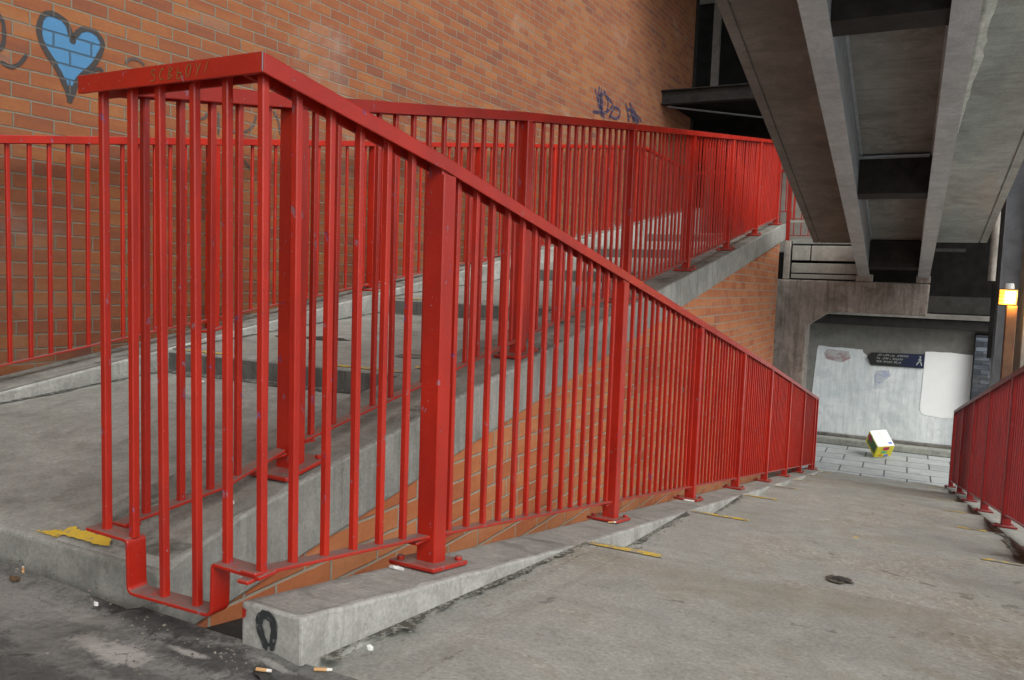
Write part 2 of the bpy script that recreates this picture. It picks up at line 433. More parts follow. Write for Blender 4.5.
M['butt_white'] = mat_plain('cigarette_paper', (0.70, 0.68, 0.63), 0.8, 0.1, 300)
M['paper'] = mat_plain('scrap_paper', (0.75, 0.76, 0.74), 0.8, 0.08, 60)
M['leaf'] = mat_plain('dead_leaf', (0.10, 0.06, 0.03), 0.8, 0.4, 120)
M['hole_rim'] = mat_plain('rusty_grit', (0.075, 0.065, 0.05), 0.95, 0.5, 90)
M['ground'] = mat_concrete('distant_ground', (0.38, 0.38, 0.365), (0.48, 0.48, 0.465))

def mat_worn(name, col, under, thr=0.45, rough=0.75, scale=22):
    """paint worn through to what lies under it, in patches"""
    n = NT(name)
    w = n.step(n.math('ADD', n.math('MULTIPLY', n.noise(scale, 8, 0.75), 0.75), n.math('MULTIPLY', n.noise(4, 3, 0.5), 0.25)), thr - 0.03, thr + 0.04)
    c = n.mix(w, under, col)
    c = n.mix(0.4, c, n.ramp(n.noise(80, 5, 0.7), [(0.3, 0.35), (0.7, 0.62)]), 'OVERLAY')
    return n.out(c, rough, n.bump(w, 0.2, 0.002))
M['yellow'] = mat_worn('worn_yellow_paint', (0.58, 0.40, 0.045), (0.26, 0.25, 0.20), 0.495)
M['yellow_pale'] = mat_worn('thick_yellow_paint', (0.62, 0.43, 0.04), (0.24, 0.24, 0.20), 0.43, scale=34)
M['horseshoe'] = mat_worn('black_brushed_paint', (0.022, 0.026, 0.028), (0.27, 0.27, 0.255), 0.40, scale=60)
M['pink_smear'] = mat_worn('faded_pink_scrawl', (0.36, 0.26, 0.27), (0.46, 0.48, 0.48), 0.50, scale=12)
M['blue_smear'] = mat_worn('faded_blue_scrawl', (0.36, 0.42, 0.58), (0.52, 0.55, 0.56), 0.49, scale=18)

def mat_on_brick(name, col, mortar, under=None, thr=None):
    n = NT(name)
    mask, rnd, rc = brick_coords(n, tuple(WD), 0.1845, 0.0683, 0.5305, 0.9613)
    c = n.mix(n.math('MULTIPLY', n.math('SUBTRACT', 1.0, mask), 0.9), n.mix(n.noise(30, 6, 0.7), tuple(x * 0.8 for x in col), tuple(x * 1.15 for x in col)), mortar)
    return n.out(c, 0.8, n.bump(n.math('ADD', mask, n.math('MULTIPLY', n.noise(40, 5, 0.7), 0.4)), 0.5, 0.005))
M['heart_blue'] = mat_on_brick('blue_spray_on_brick', (0.060, 0.195, 0.37), (0.040, 0.075, 0.11))
M['spray_black'] = mat_on_brick('black_spray_on_brick', (0.040, 0.036, 0.036), (0.075, 0.070, 0.064))
M['spray_thin'] = mat_on_brick('thin_black_spray_on_brick', (0.085, 0.060, 0.052), (0.12, 0.105, 0.09))
M['spray_purple'] = mat_on_brick('purple_spray_on_brick', (0.028, 0.018, 0.050), (0.12, 0.09, 0.10))

def mat_sign():
    n = NT('navy_sign_enamel')
    x = n.dot(n.pos, (1, 0, 0))
    c = n.mix(n.step(x, 0.85, 1.20), (0.018, 0.020, 0.020), (0.010, 0.018, 0.055))
    return n.out(c, 0.45)
M['sign'] = mat_sign()
M['sign_white'] = mat_plain('white_sign_lettering', (0.42, 0.45, 0.43), 0.6, 0.2, 60)

def mat_lamp():
    n = NT('sodium_lamp_glass')
    n.b.inputs["Emission Color"].default_value = (1.0, 0.40, 0.03, 1)
    n.b.inputs["Emission Strength"].default_value = 1.5
    return n.out((0.5, 0.25, 0.05), 0.3)
M['lamp'] = mat_lamp()

def mat_paving():
    n = NT('concrete_paving_flags')
    x = n.n("ShaderNodeTexBrick")
    n.l(n.pos, x.inputs["Vector"])
    x.offset = 0.5
    for k, v in (("Scale", 1.0), ("Mortar Size", 0.012), ("Mortar Smooth", 0.3), ("Bias", 0.0), ("Brick Width", 0.61), ("Row Height", 0.44)):
        x.inputs[k].default_value = v
    x.inputs["Color1"].default_value = (0.30, 0.32, 0.32, 1)
    x.inputs["Color2"].default_value = (0.38, 0.40, 0.40, 1)
    x.inputs["Mortar"].default_value = (0.07, 0.07, 0.068, 1)
    c = n.mix(0.6, x.outputs["Color"], n.ramp(n.noise(6, 8, 0.7), [(0.25, 0.3), (0.75, 0.68)]), 'OVERLAY')
    return n.out(c, 0.75, n.bump(n.math('ADD', n.math('MULTIPLY', x.outputs["Fac"], -1.5), n.noise(60, 5, 0.7)), 0.4, 0.006))
M['paving'] = mat_paving()

# ------------------------------------------------------------------ shared levels (metres)
def zb(y): return -0.0307 - 0.1773 * (y - 0.6214)      # kerb top beside the descending ramp
def zu(y): return 0.1649 + 0.1594 * (y - 0.5763)       # coping top beside the rising steps
def zk(y): return 0.180 + 0.178 * (y - 0.92)           # kerb top along the tall wall
LOW = -1.93
NOS_D = [1.47, 2.97, 4.53, 6.00, 7.50, 9.00, 10.45]    # ramp nosings
NOS_U = [1.71, 3.37, 5.03, 6.69, 8.35]                 # stair nosings

# ------------------------------------------------------------------ ground and floors
g = MB().add([(-150, -150, LOW - 0.03), (150, -150, LOW - 0.03), (150, 150, LOW - 0.03), (-150, 150, LOW - 0.03)], [(0, 1, 2, 3)]).build('ground', M['ground'])
tag(g, kind='structure')
# upper floor where the flights meet; a finely divided sheet so the trodden surface is not dead flat
import mathutils
def uneven(x, y, a=0.006):
    return a * (mathutils.noise.noise(Vector((x * 2.1, y * 2.1, 0.3))) + 0.5 * mathutils.noise.noise(Vector((x * 6.3, y * 6.3, 1.7))))
fl = MB()
xs = [-3.2 + 0.05 * i for i in range(101)]
ys = [-4.0] + [-1.2 + 0.04 * i for i in range(32)] + [0.062]
def floor_z(x, y):
    z = -0.016 + uneven(x, y)
    if y > -0.2 and x < -0.40: z -= 0.004 + 0.012 * max(0.0, min(1, (y + 0.2) / 0.26)) * max(0, min(1, (x + 0.9) / 0.5))
    if x > 0.04: z -= 0.010
    return z
vid = {}
vv = []
for j, y in enumerate(ys):
    for i, x in enumerate(xs):
        vid[i, j] = len(vv); vv.append((x, y, floor_z(x, y)))
ff = [(vid[i, j], vid[i + 1, j], vid[i + 1, j + 1], vid[i, j + 1]) for j in range(len(ys) - 1) for i in range(len(xs) - 1)]
fl.add(vv, ff)
fo = fl.build('floor', M['floor'], smooth=True)
tag(fo, kind='structure')
tag(MB().box(-3.2, 1.8, -4.0, 0.035, LOW - 0.02, -0.06).build('floor_slab', M['kerb_dark']), kind='structure')

# descending stepped ramp
prof = [(-2.6, -0.012), (-0.05, -0.014)]
z_prev = -0.020
prev = 0.0
for i, y in enumerate(NOS_D):
    zn = zb(y) + 0.004
    prof.append((y - 0.012, zn)); prof.append((y, zn - 0.008))
    nxt = NOS_D[i + 1] if i + 1 < len(NOS_D) else 11.32
    zs = zb(nxt) + 0.107 * (nxt - y)
    if i + 1 == len(NOS_D): zs = LOW + 0.107 * (nxt - y) * 0.4
    prof.append((y + 0.006, zs))
prof.append((11.32, LOW - 0.01))
rmp = MB()
NX = 16
vv, ff = [], []
for (y, z) in prof:
    for i in range(NX + 1):
        x = 0.062 + (1.72 - 0.062) * i / NX
        vv.append((x, y, z - (0.02 * max(0.0, 1 - (x - 0.062) / 0.22) if y < 0 else 0.0)))
for j in range(len(prof) - 1):
    for i in range(NX):
        a = j * (NX + 1) + i
        ff.append((a, a + 1, a + NX + 2, a + NX + 1))
rmp.add(vv, ff)
ro = rmp.build('ramp', M['ramp'])
tag(ro, kind='structure')
# yellow nosing marks, only the two ends are painted
def mark(y, x0, x1, mat, w=0.055):
    s_ = 0.107
    zn = zb(y) + 0.004 + 0.0035
    MB().add([(x0, y - 0.012 - w, zn + s_ * w), (x1, y - 0.012 - w, zn + s_ * w), (x1, y - 0.006, zn), (x0, y - 0.006, zn)], [(0, 1, 2, 3)]).build('yellow_marking', mat, ro)
for k, y in enumerate(NOS_D):
    mark(y, 0.125, 0.125 + [0.26, 0.29, 0.22, 0.2, 0.18, 0.16, 0.16][k], M['yellow'], 0.036 if k < 3 else 0.028)
    mark(y, 1.43, 1.59, M['yellow'], 0.032)
# hole in the ramp: dark recess ring
def blob(cx, cy, rx, ry, zf, n=22, seed=0, jag=0.25):
    rr = random.Random(seed)
    return [(cx + rx * (1 + jag * (rr.random() - .5) * 2) * math.cos(2 * math.pi * i / n), cy + ry * (1 + jag * (rr.random() - .5) * 2) * math.sin(2 * math.pi * i / n)) for i in range(n)]
def flat_patch(name, pts, zf, mat, parent=None, lift=0.003):
    p = [(x, y, zf(x, y) + lift) for x, y in pts]
    return MB().add(p, [tuple(range(len(p)))]).build(name, mat, parent)
def zr(x, y):
    k = next(v for v in NOS_D + [11.3] if y < v)
    return zb(k) + 0.004 + 0.107 * (k - y)
PHX, PHY, YFX, YFY = 0.902, 2.035, 0.885, 3.55
def on_ramp(x, y): return zr(x, y)
flat_patch('pothole', blob(PHX, PHY, 0.046, 0.055, zr, seed=3, jag=0.35), zr, M['hole_rim'], ro, 0.003)
flat_patch('pothole', blob(PHX + 0.006, PHY - 0.004, 0.030, 0.030, zr, seed=4, jag=0.5), zr, M['joint'], ro, 0.006)
flat_patch('stain', blob(0.915, 1.74, 0.035, 0.018, zr, seed=5, jag=0.6), zr, M['hole_rim'], ro, 0.003)
flat_patch('yellow_fleck', blob(YFX, YFY, 0.018, 0.020, zr, seed=9, jag=0.5), zr, M['yellow'], ro, 0.004)

# passage paving at the foot of the ramp
tag(MB().box(-4, 12, 11.30, 16.5, LOW - 0.02, LOW).build('pavement', M['paving']), kind='structure')

# ------------------------------------------------------------------ tall brick wall
wl = thing('brick_wall', on_wall(3, -2.72, -2.0), 'tall orange brick wall with a blue heart and black scrawls beside the steps', 'wall')
MB().hexa([on_wall(-6, -3.1, -2), on_wall(-6, -2.72, -2), on_wall(10.72, -2.72, -2), on_wall(10.72, -3.1, -2),
           on_wall(-6, -3.1, 8), on_wall(-6, -2.72, 8), on_wall(10.72, -2.72, 8), on_wall(10.72, -3.1, 8)]).build('brickwork', M['brick'], wl)

def ribbon(path, w, d, closed=False, taper=False, sub=3):
    """spray stroke on the wall: path of (along, height)"""
    P = [Vector(p) for p in path]
    if closed: P.append(P[0])
    # smooth the path
    Q = []
    n = len(P)
    for i in range(n - 1):
        p0 = P[i - 1] if i > 0 else (P[-2] if closed else P[i])
        p1, p2 = P[i], P[i + 1]
        p3 = P[i + 2] if i + 2 < n else (P[1] if closed else P[i + 1])
        for k in range(sub):
            t = k / sub
            Q.append(0.5 * ((2 * p1) + (p2 - p0) * t + (2 * p0 - 5 * p1 + 4 * p2 - p3) * t * t + (-p0 + 3 * p1 - 3 * p2 + p3) * t ** 3))
    Q.append(P[-1])
    return Q
def stroke(mb, path, w, d, closed=False, frame=None, sub=3):
    Q = ribbon(path, w, d, closed, sub=sub)
    fr = frame or (lambda a, b, dd: on_wall(a, -2.72 + dd, b))
    L, N = [], len(Q)
    for i, p in enumerate(Q):
        t = (Q[min(i + 1, N - 1)] - Q[max(i - 1, 0)])
        if t.length < 1e-6: t = Vector((1, 0))
        t.normalize()
        nn = Vector((-t.y, t.x))
        ww = w * (0.85 + 0.3 * random.random()) / 2
        if not closed and i in (0, N - 1): ww *= 0.55
        L.append((p + nn * ww, p - nn * ww))
    b = len(mb.v)
    vs_ = []
    for a, c in L: vs_ += [fr(a.x, a.y, d), fr(c.x, c.y, d)]
    mb.add(vs_, [(2 * i, 2 * i + 1, 2 * i + 3, 2 * i + 2) for i in range(N - 1)])
HEART = [(1.084, 1.861), (1.1, 1.893), (1.127, 1.911), (1.16, 1.912), (1.194, 1.899), (1.216, 1.873), (1.236, 1.83), (1.274, 1.874), (1.309, 1.889), (1.351, 1.884), (1.38, 1.857), (1.386, 1.824), (1.369, 1.779), (1.338, 1.723), (1.296, 1.676), (1.26, 1.633), (1.225, 1.541), (1.208, 1.571), (1.18, 1.631), (1.147, 1.684), (1.115, 1.724), (1.088, 1.771), (1.078, 1.817)]
hb = MB()
hp = [on_wall(a, -2.72 + 0.0015, z) for a, z in HEART]
hc = on_wall(1.228, -2.72 + 0.0015, 1.75)
hb.add([hc] + hp, [(0, i + 1, (i + 1) % len(hp) + 1) for i in range(len(hp))])
hb.build('blue_heart', M['heart_blue'], wl)
ho = MB(); stroke(ho, HEART, 0.026, 0.003, True)
stroke(ho, [(1.236, 1.835), (1.236, 1.80)], 0.03, 0.003)
stroke(ho, [(1.222, 1.60), (1.220, 1.545), (1.219, 1.515)], 0.028, 0.0032)
ho.build('heart_outline', M['spray_black'], wl)
gl = MB()
for p in [[(0.909, 1.83), (0.921, 1.803), (0.924, 1.757), (0.92, 1.715), (0.907, 1.685)], [(0.906, 1.633), (0.946, 1.62), (0.982, 1.637), (1.008, 1.67), (1.021, 1.697)], [(1.326, 1.677), (1.344, 1.701), (1.368, 1.713), (1.39, 1.704)]]:
    stroke(gl, p, 0.018, 0.003)
stroke(gl, [(0.909, 1.83), (0.86, 1.88), (0.80, 1.86), (0.77, 1.77), (0.80, 1.68), (0.87, 1.66), (0.907, 1.685)], 0.018, 0.003)
gl.build('spray_scrawl', M['spray_black'], wl)
gt = MB()
for p in [[(1.509, 1.775), (1.527, 1.797), (1.555, 1.811), (1.589, 1.809), (1.616, 1.792)], [(1.947, 1.608), (1.959, 1.588), (1.979, 1.587), (1.998, 1.6), (2.01, 1.627)],
          [(2.087, 1.649), (2.087, 1.582), (2.088, 1.515)], [(2.195, 1.692), (2.183, 1.628), (2.183, 1.559), (2.218, 1.555), (2.287, 1.571), (2.341, 1.616), (2.362, 1.68)],
          [(2.496, 1.731), (2.535, 1.688), (2.556, 1.597)], [(2.276, 1.395), (2.326, 1.345)]]:
    stroke(gt, p, 0.016, 0.003)
gt.build('spray_scrawl', M['spray_thin'], wl)
gp = MB()
for i, p in enumerate([[(7.18, 2.925), (7.224, 2.886), (7.297, 2.77), (7.414, 2.636)], [(7.3, 2.976), (7.288, 2.851), (7.386, 2.705)], [(7.347, 2.971), (7.393, 2.832), (7.428, 2.697), (7.476, 2.639)], [(7.42, 2.962), (7.488, 2.919), (7.687, 2.86)], [(7.148, 2.658), (7.306, 2.685), (7.488, 2.718), (7.61, 2.776), (7.71, 2.856)], [(7.269, 2.846), (7.445, 2.926), (7.56, 2.842), (7.51, 2.713)], [(7.6, 2.672), (7.676, 2.763), (7.757, 2.831), (7.868, 2.837), (7.918, 2.794), (7.858, 2.726), (7.727, 2.705), (7.606, 2.711)], [(8.062, 2.942), (8.139, 2.892), (8.173, 2.809), (8.204, 2.752)], [(8.2, 2.984), (8.279, 2.929), (8.387, 2.851), (8.444, 2.789)], [(8.118, 2.87), (8.329, 2.921), (8.434, 2.869), (8.588, 2.853), (8.593, 2.817)], [(8.179, 2.757), (8.286, 2.867), (8.44, 2.825), (8.543, 2.807)],
                       [(8.22, 2.93), (8.30, 2.84), (8.36, 2.77)], [(8.30, 2.90), (8.40, 2.80), (8.50, 2.75)], [(7.33, 2.93), (7.36, 2.80), (7.40, 2.68)]]):
    stroke(gp, p, 0.034, 0.002 + 0.0006 * i)
gp.build('purple_scrawl', M['spray_purple'], wl)

# ------------------------------------------------------------------ rising steps with their kerbs
st = thing('concrete_staircase', (-1.5, 0.1, -0.1), 'flight of long shallow concrete steps rising between brick wall and red railing', 'staircase')
XL = lambda y: -2.425 / math.cos(AW) + math.tan(AW) * y      # inner face of the wall kerb
XR = -0.78
def tread(y0, y1, z0, z1, mat_t, name='step', down=0.5):
    b = MB()
    b.hexa([(XL(y0) - 0.05, y0, z0 - down), (XR + 0.02, y0, z0 - down), (XR + 0.02, y1, z1 - down), (XL(y1) - 0.05, y1, z1 - down),
            (XL(y0) - 0.05, y0, z0), (XR + 0.02, y0, z0), (XR + 0.02, y1, z1), (XL(y1) - 0.05, y1, z1)])
    return b.build(name, mat_t, st, bevel=0.012, seg=3)
tread(0.095, 1.715, 0.052, 0.210, M['conc'], down=0.4)
MB().box(XR - 0.1, -0.3868, 0.0945, 0.125, -0.112, 0.0535).build('front_lip', M['conc'], st, bevel=0.012, seg=3)
for i, y in enumerate(NOS_U):
    z = 0.314 + 0.1594 * (y - 1.71)
    y1 = NOS_U[i + 1] + 0.005 if i + 1 < len(NOS_U) else 10.9
    z1 = z + 0.100 * (y1 - y) if i + 1 < len(NOS_U) else z + 0.01
    s_ = tread(y, y1, z, z1, M['conc'])
    # riser facing, darkened for shade as well as grime, and broken yellow nosing line
    MB().box(XL(y) - 0.01, XR + 0.02, y - 0.003, y + 0.02, z - 0.16, z - 0.016).build('riser', M['riser'], s_)
    for a, b_ in ((0.0, 0.42), (1.02, 1.56)) if i < 2 else ((0.0, 0.25),):
        x0, x1 = XL(y) + 0.02 + a, min(XL(y) + b_, XR)
        MB().add([(x0, y + 0.004, z + 0.003), (x1, y + 0.004, z + 0.003), (x1, y + 0.03, z + 0.0055), (x0, y + 0.03, z + 0.0055)], [(0, 1, 2, 3)]).build('yellow_nosing', M['yellow'], s_)
# the coping under the railing
cp = MB()
y0c, y1c = 0.106, 9.50
XC0, XC1 = -0.386, XR
zf0 = 0.056
def ctop(y): return zf0 + (zu(0.34) - 0.006 - zf0) * (y - y0c) / (0.34 - y0c) if y < 0.34 else (zu(y) - 0.006 * max(0, (0.62 - y) / 0.28))
def nick(y, k, a=0.007):
    v = mathutils.noise.noise(Vector((y * 11.0, k, 0.0))) + 0.7 * mathutils.noise.noise(Vector((y * 34.0, k + 5, 0.0)))
    return a * max(0.0, v) + 0.0015
cy = [y0c] + [0.16 + 0.045 * i for i in range(108)] + [5.2 + 0.15 * i for i in range(29)] + [y1c]
pts = [(y, ctop(y)) for y in cy]
vv = []
for (y, z) in pts:
    zb_ = zu(y) - 0.21
    vv += [(XC1, y, zb_ - 0.25), (XC0 - 0.02, y, zb_ - 0.25 if False else zb_), (XC0, y, zb_), (XC0 - nick(y, 1.3), y, z - nick(y, 9.1, 0.005)), (XC1, y, z)]
ff = []
for j in range(len(pts) - 1):
    for k in range(5):
        a, b_ = 5 * j + k, 5 * j + (k + 1) % 5
        ff.append((a, b_, b_ + 5, a + 5))
ff += [(4, 3, 2, 1, 0), tuple(5 * (len(pts) - 1) + k for k in range(5))]
cp.add(vv, ff)
cpo = cp.build('coping', M['conc_face'], st, bevel=0.007, seg=2)
# grimy trodden skin on top of the coping
vv = []
for (y, z) in pts:
    xe = XC0 - 0.018 - nick(y, 4.4, 0.014)
    yy = y + (0.012 if y == y0c else 0)
    vv += [(XC1, yy, z + 0.0014), (xe, yy, z + 0.0014 - nick(y, 9.1, 0.005) * (xe - XC1) / (XC0 - nick(y, 1.3) - XC1))]
MB().add(vv, [(2 * i, 2 * i + 1, 2 * i + 3, 2 * i + 2) for i in range(len(pts) - 1)]).build('worn_top', M['conc_top'], cpo)
# kerb along the tall wall
kw = MB()
vv = []
for y in (-0.4, 0.35, 10.6):
    z = zk(y)
    a, b_ = XL(y), -2.70 / math.cos(AW) + math.tan(AW) * y
    vv += [(b_, y, z - 0.6), (a, y, z - 0.6), (a, y, z), (b_, y, z)]
kw.add(vv, [(0, 1, 2, 3), (11, 10, 9, 8)] + [(4 * j + k, 4 * j + (k + 1) % 4, 4 * j + 4 + (k + 1) % 4, 4 * j + 4 + k) for j in range(2) for k in range(4)])
kwo = kw.build('wall_kerb', M['kerb'], st, bevel=0.010, seg=3)
vv = []
for y in (-0.4, 0.35, 10.6):
    a, b_ = XL(y) - 0.012, -2.715 / math.cos(AW) + math.tan(AW) * y
    vv += [(b_, y, zk(y) + 0.003), (a, y, zk(y) + 0.003)]
MB().add(vv, [(0, 1, 3, 2), (2, 3, 5, 4)]).build('worn_top', M['conc_top'], kwo)
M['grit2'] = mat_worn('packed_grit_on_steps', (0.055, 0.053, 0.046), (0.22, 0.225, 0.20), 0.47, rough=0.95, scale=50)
def zs(x, y):
    k = sum(1 for v in NOS_U if y > v)
    return 0.052 + 0.098 * (y - 0.095) if k == 0 else 0.314 + 0.1594 * (NOS_U[k - 1] - 1.71) + 0.100 * (y - NOS_U[k - 1])
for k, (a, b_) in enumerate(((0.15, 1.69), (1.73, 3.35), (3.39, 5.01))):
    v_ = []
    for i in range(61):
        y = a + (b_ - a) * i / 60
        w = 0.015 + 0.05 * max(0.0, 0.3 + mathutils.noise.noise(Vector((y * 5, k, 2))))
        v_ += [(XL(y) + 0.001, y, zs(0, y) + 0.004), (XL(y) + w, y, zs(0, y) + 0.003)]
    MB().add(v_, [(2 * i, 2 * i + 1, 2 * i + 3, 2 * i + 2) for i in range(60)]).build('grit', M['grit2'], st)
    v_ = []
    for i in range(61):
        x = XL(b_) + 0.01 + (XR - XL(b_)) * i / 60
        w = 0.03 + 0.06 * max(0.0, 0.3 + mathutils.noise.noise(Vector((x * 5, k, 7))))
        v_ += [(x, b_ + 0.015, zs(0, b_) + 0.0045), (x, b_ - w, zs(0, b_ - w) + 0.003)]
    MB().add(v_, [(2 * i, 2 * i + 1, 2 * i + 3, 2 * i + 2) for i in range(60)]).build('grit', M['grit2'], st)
# yellow patch on the front lip and on the first riser's end
rr = random.Random(5)
def lip(x, y): return (0.052 + 0.098 * (y - 0.095) if x < XR else 0.058 + 0.27 * (y - 0.106) + 0.004) + 0.003
for xa_, xb_ in ((-0.868, -0.782), (-0.778, -0.592)):
    yl = MB(); vv = []
    nn = 26
    for i in range(nn + 1):
        x = xa_ + (xb_ - xa_) * i / nn
        e = min(1.0, (x + 0.872) / 0.05, (-0.585 - x) / 0.04)
        if -0.872 < x < -0.852: e *= 0.4
        yt = 0.112 + 0.036 * e + 0.010 * (rr.random() - .5)
        yb2 = 0.1125 + (0.006 * (1 - e)) + 0.005 * rr.random()
        for k in range(4):
            y = yb2 + (yt - yb2) * k / 3
            vv.append((x, y, lip(x, y)))
    yl.add(vv, [(4 * i + k, 4 * i + k + 1, 4 * i + 5 + k, 4 * i + 4 + k) for i in range(nn) for k in range(3)])
    yl.build('yellow_patch', M['yellow_pale'], st)
MB().add([(-0.79, 1.685, zu(1.685) + 0.006), (-0.70, 1.685, zu(1.685) + 0.006), (-0.70, 1.72, zu(1.72) + 0.006), (-0.79, 1.72, zu(1.72) + 0.006)], [(0, 1, 2, 3)]).build('yellow_patch', M['yellow'], st)
# dark puddles on the treads
zt1 = lambda x, y: 0.314 + 0.100 * (y - 1.71)
flat_patch('damp_patch', blob(-2.02, 2.28, 0.10, 0.05, zt1, seed=21), zt1, M['joint'], st, 0.004)
flat_patch('damp_patch', blob(-1.78, 2.30, 0.14, 0.05, zt1, seed=22), zt1, M['joint'], st, 0.004)
flat_patch('damp_patch', blob(-1.05, 2.05, 0.07, 0.06, zt1, seed=23), zt1, M['kerb_dark'], st, 0.004)

# brick wall under the coping
rw = thing('retaining_wall', (-0.45, 4.5, LOW), 'red brick retaining wall below the concrete coping of the steps', 'wall')
rb = MB()
yA, yB = 0.02, 9.12
vv = []
for y in (yA, yB):
    t = zu(y) - 0.205
    vv += [(-0.75, y, LOW), (-0.400, y, LOW), (-0.400, y, t), (-0.75, y, t)]
rb.add(vv, [(0, 1, 2, 3), (7, 6, 5, 4), (0, 4, 5, 1), (1, 5, 6, 2), (2, 6, 7, 3), (3, 7, 4, 0)])
rb.build('brickwork', M['brick2'], rw)

# gap floor between brick wall and plinth
tag(MB().add([(-0.40, 0.0, zb(0) - 0.17), (-0.05, 0.0, zb(0) - 0.17), (-0.05, 11.3, zb(11.3) - 0.10), (-0.40, 11.3, zb(11.3) - 0.10)], [(0, 1, 2, 3)]).build('gutter_floor', M['joint']), kind='structure')  # near-black colour deepens the shade in the gap

# plinth (kerb) under the ramp railing
kl = MB()
vv = []
KX = lambda y: 0.063 + 0.045 * min(1, y / 1.4)
KY = [0.05] + [0.09 + 0.04 * i for i in range(105)] + [4.3 + 0.2 * i for i in range(35)] + [11.3]
for y in KY:
    z = zb(y)
    vv += [(-0.095, y, z - 0.45), (KX(y), y, z - 0.45), (KX(y) - nick(y, 2.2), y, z - nick(y, 7.7, 0.005)), (-0.095, y, z)]
nk = len(KY) - 1
kl.add(vv, [(0, 1, 2, 3), tuple(4 * nk + k for k in (3, 2, 1, 0))] + [(4 * j + k, 4 * j + (k + 1) % 4, 4 * j + 4 + (k + 1) % 4, 4 * j + 4 + k) for j in range(nk) for k in range(4)])
klo = kl.build('kerb', M['kerb'], bevel=0.006, seg=2)
tag(klo, kind='structure')
vv = []
for y in [0.064] + KY[1:]:
    xe = KX(y) - 0.016 - nick(y, 3.9, 0.016)
    vv += [(-0.085, y, zb(y) + 0.0014), (xe, y, zb(y) + 0.0014 - nick(y, 7.7, 0.005) * (xe + 0.095) / (KX(y) + 0.095 - nick(y, 2.2)))]
MB().add(vv, [(2 * j, 2 * j + 1, 2 * j + 3, 2 * j + 2) for j in range(nk)]).build('worn_top', M['kerb_top'], klo)
# painted horseshoe and red dab on the plinth's end
hsm = MB()
kf = lambda a, b_, dd: Vector((a, 0.05 - dd, b_))
stroke(hsm, [(-0.021, -0.012), (-0.036, 0.012), (-0.044, 0.034), (-0.040, 0.051), (-0.027, 0.058), (-0.011, 0.052), (-0.005, 0.034), (-0.007, 0.012), (-0.013, -0.012)], 0.018, 0.003, frame=kf)
hsm.build('painted_horseshoe', M['horseshoe'], klo)
MB().add([(-0.0890, 0.0465, 0.060), (-0.078, 0.0465, 0.056), (-0.080, 0.0465, 0.042), (-0.0890, 0.0465, 0.036)], [(0, 1, 2, 3)]).build('red_dab', M['red'], klo)
# thick cracks between plinth units
for y in (1.28, 2.7, 4.2):
    MB().add([(-0.08, y, zb(y) + 0.0045), (KX(y) - 0.02, y + 0.03, zb(y + 0.03) + 0.0045), (KX(y) - 0.02, y + 0.036, zb(y + 0.036) + 0.0045), (-0.08, y + 0.006, zb(y + 0.006) + 0.0045)], [(0, 1, 2, 3)]).build('crack', M['joint'], klo)

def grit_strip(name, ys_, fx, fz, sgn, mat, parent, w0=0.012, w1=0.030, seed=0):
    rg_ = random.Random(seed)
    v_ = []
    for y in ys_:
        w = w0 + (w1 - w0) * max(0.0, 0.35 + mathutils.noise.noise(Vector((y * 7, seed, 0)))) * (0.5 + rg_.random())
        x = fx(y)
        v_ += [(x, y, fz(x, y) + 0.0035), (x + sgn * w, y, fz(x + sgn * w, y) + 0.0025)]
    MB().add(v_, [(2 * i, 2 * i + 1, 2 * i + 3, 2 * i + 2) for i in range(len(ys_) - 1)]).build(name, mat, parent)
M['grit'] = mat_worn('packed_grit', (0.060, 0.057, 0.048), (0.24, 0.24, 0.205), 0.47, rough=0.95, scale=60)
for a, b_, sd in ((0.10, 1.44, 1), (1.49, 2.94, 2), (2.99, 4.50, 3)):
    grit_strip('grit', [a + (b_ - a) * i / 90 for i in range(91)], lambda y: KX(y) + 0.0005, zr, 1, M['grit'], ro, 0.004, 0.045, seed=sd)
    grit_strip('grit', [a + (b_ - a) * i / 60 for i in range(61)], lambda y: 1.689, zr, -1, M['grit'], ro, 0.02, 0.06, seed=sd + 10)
# right hand kerb
kr = MB()
vv = []
for y in (-2.4, 11.25):
    z = zb(y) - 0.005
    vv += [(1.69, y, z - 0.6), (1.93, y, z - 0.6), (1.93, y, z), (1.69, y, z)]
kr.add(vv, [(0, 1, 2, 3), (7, 6, 5, 4), (0, 4, 5, 1), (1, 5, 6, 2), (2, 6, 7, 3), (3, 7, 4, 0)])
kro = kr.build('kerb', M['kerb_dark'], bevel=0.008)  # dark colour carries the shadow on the kerb's inner face
tag(kro, kind='structure')
MB().add([(1.70, -2.4, zb(-2.4) - 0.002), (1.92, -2.4, zb(-2.4) - 0.002), (1.92, 11.25, zb(11.25) - 0.002), (1.70, 11.25, zb(11.25) - 0.002)], [(0, 1, 2, 3)]).build('worn_top', M['conc'], kro)

